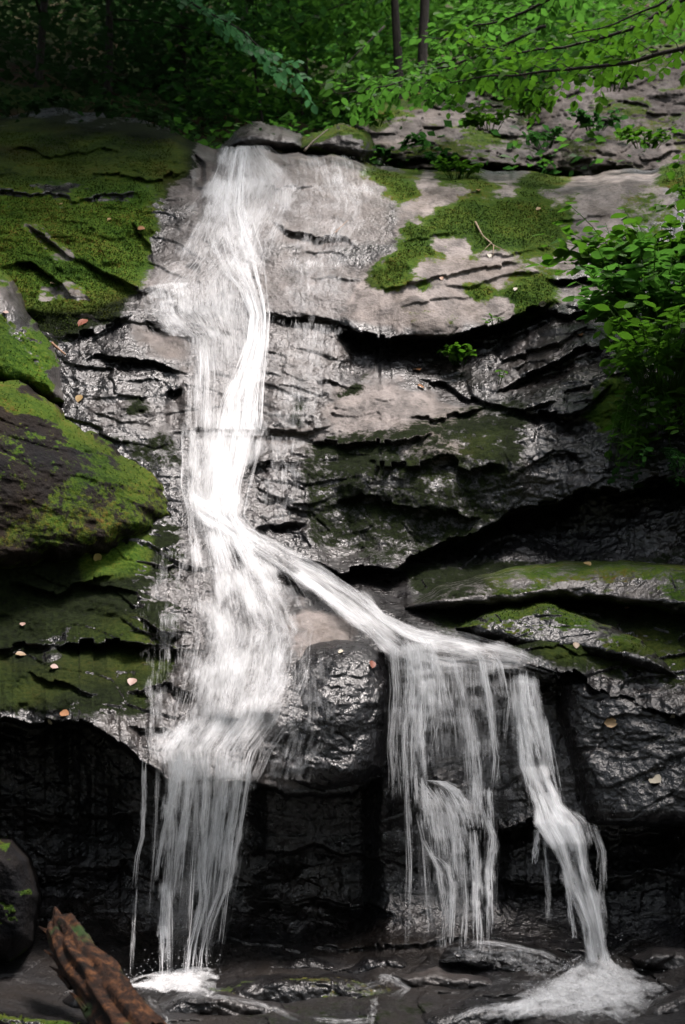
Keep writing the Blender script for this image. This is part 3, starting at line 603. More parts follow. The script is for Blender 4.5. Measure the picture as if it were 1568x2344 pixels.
def spray(name, label, path, rad, mat, twig=.55, gap=.10, leaf=.10, single=260, cat='branch', group=None, seed=0, droop=.1, up=(0, 0, 1), parent_thing=None, both=True, gapl=.055):
    """a leafy bough: main stem along path, side twigs in a flattish layer, alternate leaves on each twig"""
    rng = np.random.default_rng(seed+1000); path = np.array([tuple(p) for p in path], float)
    seg = np.r_[0, np.cumsum(np.linalg.norm(np.diff(path, axis=0), axis=1))]; L = seg[-1]
    t = np.linspace(0, L, max(8, int(L/.08))); pts = np.stack([np.interp(t, seg, path[:, k]) for k in range(3)], -1)
    pts[1:-1] += fbm(pts*2.2, 1, 2, seed)[1:-1, None]*np.array([.03, .03, .05])
    vl = [tube_np(pts, np.linspace(rad, rad*.25, len(pts)), 7)]
    upv = np.array(up, float); lp, ld, lu, ls = [], [], [], []
    s = L*.04; side = 1
    while s < L:
        p = np.array([np.interp(s, t, pts[:, k]) for k in range(3)]); p2 = np.array([np.interp(min(s+.05, L), t, pts[:, k]) for k in range(3)])
        d = p2-p; d /= np.linalg.norm(d)+1e-9; sd = np.cross(d, upv)*side
        tl = twig*(.45+.65*rng.random())*(1-.55*(s/L)**2); dr = d*(.35+.4*rng.random()) + sd + np.array([0, 0, rng.normal(-droop, .18)]); dr /= np.linalg.norm(dr)
        n = max(3, int(tl/gapl)); q = np.linspace(0, tl, n+1); tw = p + dr*q[:, None] + np.array([0, 0, -1])*(q[:, None]**2)*droop*.8
        tw[1:] += rng.normal(0, .008, (n, 3))
        vl.append(tube_np(tw, np.linspace(rad*.22, rad*.08, n+1).clip(.0015, .01), 4))
        for j in range(1, n+1):
            for sg in ((1, -1) if rng.random() < .45 else (1 if j % 2 else -1,)):
                o_ = np.cross(dr, upv)*sg; ldv = dr*(.6+.3*rng.random()) + o_*(.9 if j < n else .2) + np.array([0, 0, -.25+rng.normal(0, .22)])
                lp.append(tw[j]); ld.append(ldv); lu.append(upv+rng.normal(0, .35, 3)); ls.append(leaf*(.65+.55*rng.random()))
        s += gap*(.7+.6*rng.random()); side = -side
    lp, ld, lu, ls = map(np.array, (lp, ld, lu, ls))
    root = parent_thing or empty(name, Vector(path[0]), label, cat, group); inv = Vector(root.location)
    m = tri_mesh('bough', vl); bo = link('bough', m, BARK, root); bo.matrix_parent_inverse = Matrix.Translation(-inv)
    k = min(single, len(lp)); order = rng.permutation(len(lp)); a, r = order[:k], order[k:]
    R = frames(ld[a], lu[a]); me = leaf_mesh(mat)
    for i in range(k):
        M = Matrix([list(R[i][0]*ls[a[i]])+[lp[a[i]][0]-inv.x], list(R[i][1]*ls[a[i]])+[lp[a[i]][1]-inv.y], list(R[i][2]*ls[a[i]])+[lp[a[i]][2]-inv.z], [0, 0, 0, 1]])
        o = bpy.data.objects.new('leaf', me); COL.objects.link(o); o.parent = root; o.matrix_local = M
    if len(r):
        v, f, tint = leaf_cloud(lp[r], ld[r], lu[r], ls[r], True, rng); o = link('foliage', mesh_np('foliage', v, f, dict(tint=tint)), mat, root, kind='stuff'); o.matrix_parent_inverse = Matrix.Translation(-inv)
    return root
G1 = 'leafy boughs hanging over the top right'
spray('leafy_branch', 'long dark bough sweeping in from the right edge across the crag', [V(1660,70,10.6),(V(1568,105,10.6)),V(1450,140,10.7),V(1300,165,10.9),V(1150,175,11.1),V(1030,190,11.2)], .022, LEAF, .5, .10, .095, 280, group=G1, seed=1, droop=.05)
spray('leafy_branch', 'second bough under the top edge, dense bright leaves', [V(1640,-40,10.9),V(1450,60,11.0),V(1300,105,11.1),V(1180,120,11.2),V(1060,90,11.4)], .02, LEAF, .6, .075, .10, 280, group=G1, seed=2, droop=.08)
spray('leafy_branch', 'yellow-green spray reaching lowest to the left above the brown outcrop', [V(1250,60,11.8),V(1100,130,11.8),V(980,165,11.7),V(880,200,11.6),V(770,215,11.6)], .016, LEAF_SUN, .55, .07, .10, 290, group=G1, seed=3, droop=.14)
spray('leafy_branch', 'high bough of bright leaves right of the twin trunks', [V(1420,-120,11.6),V(1270,-10,11.8),V(1150,50,12.0),V(1060,60,12.2),V(1000,90,12.4)], .02, LEAF_SUN, .7, .07, .105, 280, group=G1, seed=4, droop=.12)
spray('leafy_branch', 'crossing twigs with backlit leaves in the top right corner', [V(1600,-60,10.2),V(1500,20,10.2),V(1400,60,10.3),V(1300,80,10.4)], .014, LEAF, .5, .13, .09, 150, group=G1, seed=5, droop=.05)
spray('leafy_branch', 'blue-green spray of pale leaves standing out against the dark wood', [V(380,-30,13.5),V(470,30,13.3),V(560,70,13.2),V(640,140,13.1),V(690,165,13.1)], .014, LEAF_BLUE, .8, .09, .095, 290, seed=6, droop=.1)
spray('leafy_branch', 'young yellow-green shoots left of the twin trunks', [V(880,60,13.4),V(835,105,13.3),V(790,150,13.2),V(755,190,13.2)], .012, LEAF_SUN, .55, .11, .10, 150, seed=7, droop=.1)
spray('leafy_branch', 'drooping bright spray in front of the twin trunks', [V(1200,60,12.6),V(1060,125,12.7),V(940,170,12.7),V(830,195,12.8)], .016, LEAF_SUN, .65, .075, .10, 280, group=G1, seed=8, droop=.12)
spray('leafy_branch', 'lowest bright spray lying over the brown outcrop, tip near the round stones', [V(1180,130,12.2),V(1060,165,12.2),V(940,190,12.3),V(850,225,12.3),V(790,250,12.3)], .014, LEAF_SUN, .5, .075, .095, 280, group=G1, seed=9, droop=.15)
spray('leafy_branch', 'deep green spray hanging where outcrop and crag meet', [V(1480,90,11.4),V(1380,150,11.5),V(1270,190,11.6),V(1160,215,11.7)], .014, LEAF, .5, .08, .10, 280, group=G1, seed=10, droop=.15)
spray('leafy_branch', 'upper left end of the bright canopy, above the yellow-green shoots', [V(1000,-80,15.2),V(860,-20,15.2),V(740,30,15.2),V(660,70,15.2)], .016, LEAF_SUN, .75, .085, .11, 280, group=G1, seed=11, droop=.1)
# ------------------------------------------------------------------ trees
def tree(name, label, base, h, r, lean, mat, crown, n, leaf, seed, group=None, limbs=5, full=False, bare=.4):
    rng = np.random.default_rng(seed+500); base = np.array(base, float)
    t = np.linspace(0, 1, 18); pts = base + np.stack([lean[0]*t**1.4*h, lean[1]*t*h, t*h], -1)
    pts[:, 0] += fbm(pts*.5, 1, 2, seed)*.10*h*.3*t; root = empty(name, Vector(base), label, 'tree', group); inv = Matrix.Translation(-Vector(base))
    o = link('trunk', tri_mesh('trunk', [tube_np(pts, r*(1-.75*t)+r*.35*np.exp(-t*18), 10, .12, seed)]), BARK, root); o.matrix_parent_inverse = inv
    cl = []
    for i in range(limbs):
        k = bare+(1-bare)*(i+.5)/limbs; p = pts[min(17, int(k*17))]; a = rng.random()*6.28; l = crown*(.6+.6*rng.random())
        q = np.linspace(0, 1, 7)[:, None]; lim = p + np.array([math.cos(a), math.sin(a), .35])*l*q + np.array([0, 0, -.25])*l*q**2
        lo = link('limb', tri_mesh('limb', [tube_np(lim, np.linspace(r*.35, r*.08, 7), 6)]), BARK, root); lo.matrix_parent_inverse = inv
        for _ in range(5): cl.append((lim[rng.integers(2, 7)]+rng.normal(0, .22, 3)*crown, crown*(.18+.22*rng.random())))
    for _ in range(6): cl.append((pts[-1]+rng.normal(0, .35, 3)*crown*np.array([1, 1, .6]), crown*(.2+.2*rng.random())))
    per = max(8, n//len(cl)); pos = []
    for c, s in cl:
        d = rng.normal(0, 1, (per, 3)); d[:, 2] = d[:, 2]*.28; pos.append(c + d*s)
    pos = np.vstack(pos); m = len(pos)
    v, f, tint = leaf_cloud(pos, rand_dirs(m, rng), rand_ups(m, rng, .45), leaf*(.6+.8*rng.random(m)), full, rng)
    c = link('crown', mesh_np('crown', v, f, dict(tint=tint)), mat, root); c.matrix_parent_inverse = inv
    return root
def hz(x, y): return float(hz_np(np.array(float(x)), float(y)))-.15
def hbase(u, v, Y): p = P(u, v, Y); return (p[0], p[1], min(p[2], hz(p[0], p[1])))
GT = 'trees of the wood above the fall'
def at_u(u, Y): x = float(P(u, 100, Y)[0]); return (x, Y, hz(x, Y))
tree('slim_tree', 'slim dark trunk, left one of the twin trunks at the top', at_u(912, 14.7), 7, .062, (-.01, 0), LEAF_SUN, 1.3, 700, .10, 1, GT, bare=.5)
tree('slim_tree', 'slightly thicker dark trunk, right one of the twin trunks at the top', at_u(962, 14.5), 7.5, .07, (.015, 0), LEAF_SUN, 1.3, 700, .10, 2, GT, bare=.5)
LT = [(700,17.5,'thin leafy sapling growing left of the twin trunks',LEAF_SUN,700,6,1.4),(1250,24,'tall leafy tree behind the crag',LEAF_SUN,3500,8,2.6),(560,20,'deep green tree above the dark stone',LEAF_DEEP,1800,8,1.5),
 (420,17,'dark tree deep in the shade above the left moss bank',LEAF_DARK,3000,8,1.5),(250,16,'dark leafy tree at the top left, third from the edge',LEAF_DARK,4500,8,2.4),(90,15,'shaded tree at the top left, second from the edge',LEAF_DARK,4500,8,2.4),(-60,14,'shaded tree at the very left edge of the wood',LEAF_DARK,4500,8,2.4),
 (330,23,'farther dark tree behind the left moss bank',LEAF_DARK,4500,9,3),(640,26,'distant green tree in the middle of the wood',LEAF_SUN,2500,8,2.5),(940,28,'distant bright tree seen between the twin trunks',LEAF_SUN,3500,9,3)]
for i, (u, Y, lab, mt, n, h, cr) in enumerate(LT):
    tree('leafy_tree', lab, at_u(u, Y), h, .05, (random.uniform(-.05, .05), 0), mt, cr, n, .13 if Y < 21 else .17, 20+i, GT, bare=.12)
for i, (u, Y, h, lab, mt, n) in enumerate([(610,15.5,2.4,'low sapling at the foot of the dark wood, left of the yellow-green shoots',LEAF_DEEP,1500),(700,16.5,2.6,'bright sapling directly above the round dark stone',LEAF_SUN,1800),(800,17,2.8,'bushy sapling between the round stones and the twin trunks',LEAF_SUN,2000),(870,18.5,3,'sapling just left of the twin trunks',LEAF_SUN,2000),(1010,17.5,2.6,'sapling just right of the twin trunks',LEAF_SUN,2000),(1110,17,2.6,'leafy sapling on top of the brown outcrop',LEAF_SUN,2000),(1210,17.5,2.8,'deep green sapling where outcrop and crag meet',LEAF_DEEP,2000),(1330,19,3,'sapling behind the crag, below the crossing twigs',LEAF_SUN,2200),(1460,20,3,'bright sapling at the top right behind the crag',LEAF_SUN,2200),(1560,21,3.4,'outermost sapling at the top right corner',LEAF_SUN,2400),(520,18,2.8,'dim sapling in the dark wood above the start of the fall',LEAF_DEEP,1500)]):
    tree('sapling', lab, at_u(u, Y), h, .022, (random.uniform(-.15, .15), 0), mt, 1.25, n, .115, 60+i, 'saplings under the wood', limbs=6, bare=.1)
# undergrowth on the slope
def undergrowth():
    rng = np.random.default_rng(77)
    for mat, xr, n, nm in ((LEAF_DARK, (-9, -1.4), 30000, 'undergrowth'), (LEAF_DEEP, (-2.6, 9), 22000, 'undergrowth'), (LEAF_SUN, (-1.8, 9), 26000, 'undergrowth')):  # sun-bright copy laid over the shaded middle and right of the slope
        cx = rng.uniform(*xr, 420); cy = 12.8+rng.random(420)**1.3*16; idx = rng.integers(0, 420, n)
        x = cx[idx]+rng.normal(0, .28, n); y = cy[idx]+rng.normal(0, .28, n); z = hz_np(x, y)-.15 + .15 + np.abs(rng.normal(0, .38, n))
        v, f, ti = leaf_cloud(np.stack([x, y, z], -1), rand_dirs(n, rng), rand_ups(n, rng, .55), .11*(.5+.9*rng.random(n)), False, rng)
        link(nm, mesh_np(nm, v, f, dict(tint=ti)), mat, kind='stuff')
undergrowth()
# the rest of the wood round the gorge (behind and beside the viewpoint): far mass of leaves and trunks, with overhead leaf clumps added for shade
def wood():
    rng = np.random.default_rng(88); pos = []; vl = []
    spots = [(x+rng.normal(0, .8), y+rng.normal(0, .8), z0) for x, y, z0 in
             [(-9,-6,0),(-4,-8,0),(1,-9,0),(6,-8,0),(10,-5,0),(-11,-1,1),(12,0,1),(-10,4,3),(11,5,3),(-8,8.5,5),(9.5,9.5,5.5),(-6,-14,0),(3,-15,0),(10,-13,0),(-13,-10,0),(-5.8,11.5,7),(8,13,7)]]
    for x, y, z0 in spots:
        h = rng.uniform(11, 15)
        vl.append(tube_np(np.array([[x, y, z0-1.5], [x+rng.normal(0, .3), y, z0+h*.5], [x+rng.normal(0, .6), y, z0+h]]), np.array([.22, .16, .05]), 8))
        for _ in range(70 if y < 0 else 34):  # crowns behind the viewpoint thickened to hold back low sky light
            c = np.array([x, y, z0]) + np.array([rng.normal(0, 1.5), rng.normal(0, 1.5), rng.uniform(.12, 1)*h]); m = 50
            pos.append(c + rng.normal(0, 1, (m, 3))*np.array([.8, .8, .35]))
    for c, r_, k in [((-.75,10.8,11.2),1.05,620),((-2.5,10.7,11.4),1.4,650),((-3.4,8.6,10.4),1.3,260),((-1.2,13.2,13.4),1.2,900),((-3.0,13.6,13.6),1.7,1200),((-2.0,15.8,15.5),1.8,900),((-5.6,12.0,13.0),1.8,800),((-4.8,7.4,9.0),1.4,260),((-4.6,5.4,7.5),1.4,260),((4.4,6.6,8.0),1.3,260),((3.2,4.8,7.0),1.2,120)]:  # trunkless leaf clumps added out of view to shade bank and forest
        pos.append(np.array(c)+rng.normal(0, 1, (k, 3))*np.array([r_, r_, r_*.45])*.7)
    pos = np.vstack(pos); m = len(pos)
    v, f, ti = leaf_cloud(pos, rand_dirs(m, rng), rand_ups(m, rng, .4), .42*(.6+.7*rng.random(m)), False, rng)
    link('woods_and_shade_clumps', mesh_np('woods_and_shade_clumps', v, f, dict(tint=ti)), LEAF_DARK, kind='stuff')
    link('forest_trunks', tri_mesh('forest_trunks', vl), BARK, kind='stuff')
wood()
# ------------------------------------------------------------------ plants
def plant(name, label, u, v, Y, wpx, hpx, n, leaf, mat, seed, cat='plant', group=None, depth=.25, hang=False, full=True):
    rng = np.random.default_rng(seed+300); p0 = P(u, v, Y); k = pxm(Y); root = empty(name, Vector(p0), label, cat, group); inv = Matrix.Translation(-Vector(p0))
    ns = max(3, n//9); vl = []; lp, ld = [], []
    for i in range(ns):
        tip = p0 + np.array([rng.uniform(-.5, .5)*wpx*k, rng.uniform(-.7, .3)*depth, (rng.uniform(.35, 1)*hpx*k) * (-1 if hang else 1)])
        q = np.linspace(0, 1, 6)[:, None]; b0 = p0+np.array([(tip-p0)[0]*.35, 0, 0]); st = b0*(1-q)+tip*q + np.array([0, -.05, .10*(hpx*k)])*np.sin(q*3.14)
        vl.append(tube_np(st, np.linspace(.004, .0015, 6), 4))
        for j in range(9):
            tq = .35+.65*(j+rng.random())/9; lp.append([np.interp(tq, q[:, 0], st[:, c]) for c in range(3)]); a = rng.random()*6.28
            ld.append([math.cos(a), math.sin(a)-.4, rng.normal(-.1, .3)])
    lp, ld = np.array(lp), np.array(ld); m = len(lp)
    o = link('stem', tri_mesh('stem', vl), mat, root); o.matrix_parent_inverse = inv
    vv, f, ti = leaf_cloud(lp, ld, rand_ups(m, rng, .4), leaf*(.4+1.0*rng.random(m)), full, rng)
    o = link('foliage', mesh_np('foliage', vv, f, dict(tint=ti)), mat, root); o.matrix_parent_inverse = inv
    return root
def on(u, v, off=0.0): return float(surf(u, v))-off
plant('leafy_sprig', 'bright yellow-green sprig growing in the dark hollow under the slab', 1050, 835, on(1050,840,.02), 95, 45, 90, .055, LEAF, 1)
plant('seedling', 'tiny green seedling on dark rock right of the sprig', 1143, 880, on(1143,880,.02), 26, 22, 18, .03, LEAF, 2)
plant('leafy_clump', 'low bright clump on top of the slab below the crag', 1050, 408, on(1050,408,.02), 140, 40, 160, .055, LEAF, 3)
plant('leafy_clump', 'small upright plant in the shade at the foot of the outcrop', 1010, 392, 12.6, 90, 55, 110, .07, LEAF_DEEP, 4)
plant('fern', 'pale drooping fern on the brown outcrop', 955, 315, 12.95, 60, 50, 60, .09, LEAF_DEEP, 5, hang=True)
plant('fern', 'small fern at the brow near the mossy stone', 880, 362, 12.5, 50, 30, 50, .06, LEAF_DEEP, 6)
plant('leafy_clump', 'yellow-green seedlings at the slab edge above the hollow', 1135, 745, on(1135,742,.02), 60, 22, 30, .035, LEAF, 7)
for i, (u, v, Y, wd, hg, n, lf, lab) in enumerate([(1120,300,12.6,150,60,120,.08,'ferny tuft in the middle of the brown outcrop'),(1210,270,12.7,120,70,120,.08,'leafy tuft at the right end of the brown outcrop'),(1360,300,12.6,130,50,110,.07,'green tuft on a ledge low on the crag'),(1480,340,12.3,160,50,140,.07,'green tuft at the foot of the crag near the right edge'),(1400,210,13.0,110,50,90,.08,'small tuft high on the crag'),(860,290,12.9,90,50,80,.08,'leafy tuft at the left end of the brown outcrop')]):
    plant('leafy_tuft', lab, u, v, Y, wd, hg, n, lf, LEAF if i != 2 else LEAF_DEEP, 80+i, 'plant', 'tufts on the crags')
plant('leafy_clump', 'dim plants in the crack at the foot of the crag', 1250, 340, 12.5, 120, 50, 90, .07, LEAF_DEEP, 8)
for i, (u, v, Y, wd, hg, n, lab) in enumerate([(40,268,12.0,150,40,90,'low fern on the shaded brow of the left bank, nearest the edge'),(150,258,12.0,120,46,80,'low fern on the shaded brow of the left bank, second from the edge'),(255,268,12.0,130,36,80,'fern on the shaded brow of the left bank, third from the edge'),(350,290,11.9,110,36,70,'fern at the right end of the left bank brow, near the top of the fall')]):
    plant('fern', lab, u, v, Y, wd, hg, n, .07, LEAF_DARK, 120+i, 'fern', 'ferns along the left brow')
# the bush hanging over the right edge: several arching shrubs
GB = 'arching shrubs down the right edge'
for i, (u, v, Yo, wd, hg, n, lf, mt, lab, hang) in enumerate([
  (1530,640,.9,620,120,900,.105,LEAF,'uppermost shrub at the right edge, flat bright fronds reaching over the slab',False),
  (1500,790,.9,380,230,900,.10,LEAF_SUN,'bright broad leaved shrub on the right edge beside the stepped rock',False),
  (1530,910,.9,360,210,800,.085,LEAF,'middle deep green shrub hanging over the dark hollow',False),
  (1490,880,.85,280,260,520,.075,LEAF,'trailing small leaved shrub below the others, hanging down',True),
  (1500,1030,.6,220,110,120,.05,LEAF_DEEP,'sparse drooping stems over the black hollow at the right',True),
  (1590,500,1.0,160,130,200,.08,LEAF,'leafy shoots at the right edge just under the crag',False)]):
    plant('arching_shrub', lab, u, v, on(min(u, 1560), v, Yo*.5), wd, hg, n, lf, mt, 40+i, 'shrub', GB, depth=.9, hang=hang)
# ------------------------------------------------------------------ moss tufts (fur of small blades on the moss that shows)
def moss_tufts():
    rng = np.random.default_rng(5); w_ = ((CMOSS > .85)*(UU > -20)*(UU < 1590)*(VV < 800)).ravel().astype(float)
    idx = rng.choice(len(w_), 40000, p=w_/w_.sum()); n = CN.reshape(-1, 3)[idx]; p = CW.reshape(-1, 3)[idx]
    for W_, N_, _ in PATCH_MOSS:
        if len(W_) > 50: j = rng.choice(len(W_), len(W_)//5); p = np.vstack([p, W_[j]]); n = np.vstack([n, N_[j]])
    p = p + rng.normal(0, .004, p.shape); m = len(p)
    d = n + rng.normal(0, .6, n.shape) + np.array([0, 0, .25]); b = NB('moss_blade'); g_ = b.noise(b.obj(), 2.2, 4, .6)
    c = b.mix(b.attr('tint'), b.ramp(g_, (.35, (.012, .024, .004)), (.65, (.035, .036, .007))), b.ramp(g_, (.35, (.035, .075, .007)), (.65, (.085, .098, .014))))
    v, f, ti = leaf_cloud(p, d, rand_ups(m, rng, 1.), .011*(.5+rng.random(m)), False, rng)
    link('moss', mesh_np('moss', v, f, dict(tint=ti)), b.done(b.bsdf(c, .9, spec=.1).outputs[0]), kind='stuff')
moss_tufts()
# ------------------------------------------------------------------ water
def blur(g, k):
    for ax in (0, 1):
        c = np.cumsum(np.pad(g, [(k+1, k) if a == ax else (0, 0) for a in (0, 1)], mode='edge'), axis=ax)
        n = g.shape[ax]; g = (np.take(c, np.arange(2*k+1, 2*k+1+n), axis=ax)-np.take(c, np.arange(0, n), axis=ax))/(2*k+1)
    return g
def minf(g, k):
    o = g.copy()
    for d in range(-k, k+1): o = np.minimum(o, np.roll(g, d, 0))
    g = o.copy()
    for d in range(-2, 3): o = np.minimum(o, np.roll(g, d, 1))
    return o
WSURF = np.minimum(blur(minf(SURF, 5), 5), SURF)
def poly_at(pts, t):
    a = np.array(pts, float); s = np.r_[0, np.cumsum(np.hypot(*np.diff(a[:, :2], axis=0).T))]; s /= s[-1]
    return np.stack([np.interp(t, s, a[:, k]) for k in range(a.shape[1])], -1)
class Fall:
    """flow between two banks L, R (drawing-sheet polylines; optional third value = depth for free fall)"""
    def __init__(s, name, label, seed): s.root = empty(name, (0, 0, 0), label, 'waterfall'); s.rng = np.random.default_rng(seed); s.seed = seed; s.v, s.f, s.a, s.o = [], [], [], 0
    def pts(s, L, R, ss, tt, off):
        l, r = poly_at(L, tt), poly_at(R, tt); u = l[..., 0]*(1-ss)+r[..., 0]*ss; v = l[..., 1]*(1-ss)+r[..., 1]*ss
        if l.shape[-1] == 3: Y = l[..., 2]*(1-ss)+r[..., 2]*ss - off
        else: Y = surf(u, v, WSURF)-off
        return u, v, Y
    def strands(s, L, R, n, ln=(.08, .3), wd=(.003, .010), off=(.01, .04), alpha=.8, fine=(.62, .42), clump=3., srange=None, sway=.02, trange=(0, 1), seg=14, bias=None, rag=.0):
        rng = s.rng; made = 0; tries = 0; wd = (wd[0]*fine[0], wd[1]*fine[0]); alpha = alpha*fine[1]
        while made < n and tries < n*6:
            tries += 1; s0 = rng.random() if bias is None else np.clip(rng.normal(*bias), 0, 1); t0 = rng.uniform(trange[0]-.05, trange[1])
            d = float(vnoise(np.array([s0*clump*4, t0*2.5, s.seed*3.3]), 200))
            if d*.9+.35 < rng.random()*.9 or (abs(s0-.5) > .36 and rng.random() < .55): continue
            l = rng.uniform(*ln); t = np.linspace(max(trange[0], t0), min(trange[1]-rag*rng.random()**2, t0+l), seg)
            if t[-1]-t[0] < .01: continue
            ss = s0 + sway*fbm(np.stack([t*6, t*0+s0*40, t*0+made], -1)*1., 1, 2, 210)*.5 + rng.normal(0, .012)*np.linspace(0, 1, seg)
            u, v, Y = s.pts(L, R, ss, t, rng.uniform(*off)); Y = np.convolve(np.pad(Y, 2, mode='edge'), np.ones(5)/5, 'valid')
            p = P(u, v, Y); tg = np.gradient(p, axis=0); wv = np.cross(tg, np.array([0, 1., 0])); wv /= np.linalg.norm(wv, axis=1, keepdims=True)+1e-9
            q = np.linspace(0, 1, seg); w_ = rng.uniform(*wd)*np.sin(np.pi*np.clip(q*.96+.02, 0, 1))**.6*(.75+.25*vnoise(np.stack([q*5, q*0+made, q*0], -1), 3))
            vv = np.concatenate([p-wv*w_[:, None], p+np.array([0, -1, .3])*w_[:, None]*.5, p+wv*w_[:, None]]); i = np.arange(seg-1)
            f = np.concatenate([np.stack([i, i+1, i+1+seg, i+seg], -1), np.stack([i+seg, i+1+seg, i+1+2*seg, i+2*seg], -1)])
            fade = np.sin(np.pi*np.clip(q*.94+.03, 0, 1))**.8*alpha*rng.uniform(.5, 1)
            s.v.append(vv); s.f.append(f+s.o); s.a.append(np.concatenate([fade*0, fade, fade*0])); s.o += 3*seg; made += 1
    def veil(s, L, R, dens, off=.012, layers=2, us=1.0, nu=48, nt=200, edge=.30, ends=(.03, .03), grow=.13, holes=.45):
        if layers > 1: s.veil(L, R, [d*.86 for d in dens], off+.018, layers-1, us*1.13, nu, nt, edge, ends, grow, holes); s.seed += .37
        ss, tt = np.meshgrid(np.linspace(-grow, 1+grow, nu), np.linspace(0, 1, nt)); u, v, Y = s.pts(L, R, ss, tt, off)
        W = P(u, v, Y); wid = np.linalg.norm(W[:, 0]-W[:, -1], axis=1).mean(); ln = np.linalg.norm(np.diff(W[:, nu//2], axis=0), axis=1).sum()
        dn = np.interp(tt, np.linspace(0, 1, len(dens)), dens); eg = .10*fbm(np.stack([tt*14, ss*0+s.seed, (ss > .5)*9.], -1), 1, 3, 221); s_ = np.linspace(0, 1, nu)[None]+0*tt
        a = dn*sstep(0, edge, s_+eg)*sstep(0, edge, 1-s_+eg)*sstep(0, max(.001, ends[0]), tt)*sstep(0, max(.001, ends[1]), 1-tt)
        a = a + (.22*vnoise(np.stack([ss*3, tt*5, tt*0+s.seed], -1), 220)+.30*vnoise(np.stack([ss*7, tt*18, tt*0+s.seed], -1), 222))*a
        a = a*(1-holes*sstep(.05, .55, vnoise(np.stack([ss*9, tt*11, tt*0+s.seed+off*90], -1), 223)))
        o = link('water_sheet', mesh_np('water_sheet', W.reshape(-1, 3), grid_faces(nt, nu), dict(alpha=a), uv=np.stack([ss*wid*us, tt*ln+s.seed*3.7+off*50], -1).reshape(-1, 2)), VEIL, s.root)
    def done(s):
        o = link('water_strand', mesh_np('water_strand', np.vstack(s.v), np.vstack(s.f), dict(alpha=np.concatenate(s.a))), STRAND, s.root, kind='stuff'); return s.root
# upper cascade
F = Fall('upper_cascade', 'white cascade sliding from the brow down to the pinched middle step', 1)
L1 = [(505,330),(470,400),(430,470),(395,540),(375,600),(318,650),(330,720),(400,770),(418,860),(412,1000)]; R1 = [(610,330),(700,400),(690,470),(660,540),(650,600),(640,660),(632,720),(622,770),(612,860),(615,1000)]
Lc = [(515,332),(490,400),(465,470),(470,540),(490,600),(545,660),(570,720),(562,780),(535,850),(505,920),(490,985)]; Rc = [(575,332),(570,400),(570,470),(590,540),(608,600),(612,660),(618,720),(615,780),(608,850),(602,920),(600,985)]
F.veil(L1, R1, [.58, .57, .56, .54, .54, .54, .52, .52, .55, .60], ends=(.01, 0), us=1.5); F.veil(Lc, Rc, [.56, .52, .50, .52, .58, .64, .68, .68, .66, .66], off=.03, ends=(.01, 0))
F.veil([(590,345),(640,480),(620,600),(640,720)], [(880,350),(900,470),(840,600),(800,730)], [.36, .38, .36, .34], off=.012); F.veil([(618,725),(612,860),(612,985)], [(790,742),(775,870),(765,985)], [.38, .36, .34], us=1.5); F.veil([(310,655),(335,715),(385,770)], [(430,640),(440,715),(440,775)], [.5, .5, .46], us=1.4); F.strands(L1, R1, 2200, (.012, .09), (.0015, .005), (.01, .035), .6, clump=2); F.strands(Lc, Rc, 600, (.03, .16), (.002, .007), (.03, .07), .9, trange=(0, .5), fine=(.7, .7)); F.strands(Lc, Rc, 520, (.05, .25), (.003, .009), (.03, .07), 1., trange=(.45, 1), fine=(.7, .75))
F.strands([(440,768),(428,850),(420,985)], [(476,768),(492,850),(490,985)], 160, (.2, .7), (.004, .010), (.02, .04), .9)
F.strands([(640,715),(640,745)], [(735,715),(735,748)], 20, (.5, 1), (.004, .008), (.02, .03), .8)
F.strands([(600,380),(640,480),(640,700)], [(700,380),(800,480),(800,720)], 160, (.05, .2), (.0015, .004), (.005, .02), .45)
F.done()
F = Fall('middle_cascade', 'widest white water from the pinched step down to the broad lower lip', 2)
L2 = [(412,960),(415,1050),(412,1110),(430,1180),(432,1300),(430,1450),(405,1550),(385,1650),(345,1720),(372,1792)]; R2 = [(612,968),(590,1050),(575,1110),(560,1180),(648,1300),(720,1440),(705,1550),(672,1650),(622,1720),(590,1792)]
F.veil(L2, R2, [.58, .62, .62, .62, .62, .57, .54, .53, .55, .56], off=.03, ends=(.05, .01)); F.veil(L2, R2, [.40, .44, .44, .42, .40, .38, .36, .36, .38, .4], off=.05, ends=(.06, .02))
F.strands(L2, R2, 2200, (.012, .10), (.0018, .006), (.02, .07), .65); F.strands(L2, R2, 900, (.02, .10), (.0018, .006), (.02, .06), .8, trange=(.55, 1)); F.strands(L2, R2, 420, (.06, .2), (.006, .014), (.04, .08), .9, trange=(0, .42))
F.veil([(330,1250),(320,1400),(320,1580),(335,1740)], [(440,1250),(440,1400),(430,1580),(410,1770)], [.30, .34, .36, .36], us=1.5); F.veil([(650,1500),(640,1640),(600,1785)], [(760,1490),(780,1640),(740,1800)], [.30, .34, .36], us=1.5); F.veil([(590,990),(585,1100),(570,1190)], [(700,1000),(700,1100),(690,1200)], [.4, .36, .34], us=1.5); F.strands([(625,1055),(625,1100)], [(665,1050),(665,1100)], 16, (.5, 1), (.004, .008), (.02, .03), .8)
F.done()
F = Fall('diagonal_chute', 'bright chute slanting right across the rock towards the right-hand falls', 3)
L3 = [(432,1110),(520,1165),(590,1215),(660,1250),(740,1285),(815,1335),(880,1392),(960,1428),(1080,1452),(1200,1488),(1285,1530)]; R3 = [(432,1180),(500,1215),(570,1262),(625,1298),(700,1355),(770,1405),(840,1452),(905,1520),(1000,1545),(1130,1556),(1255,1562)]
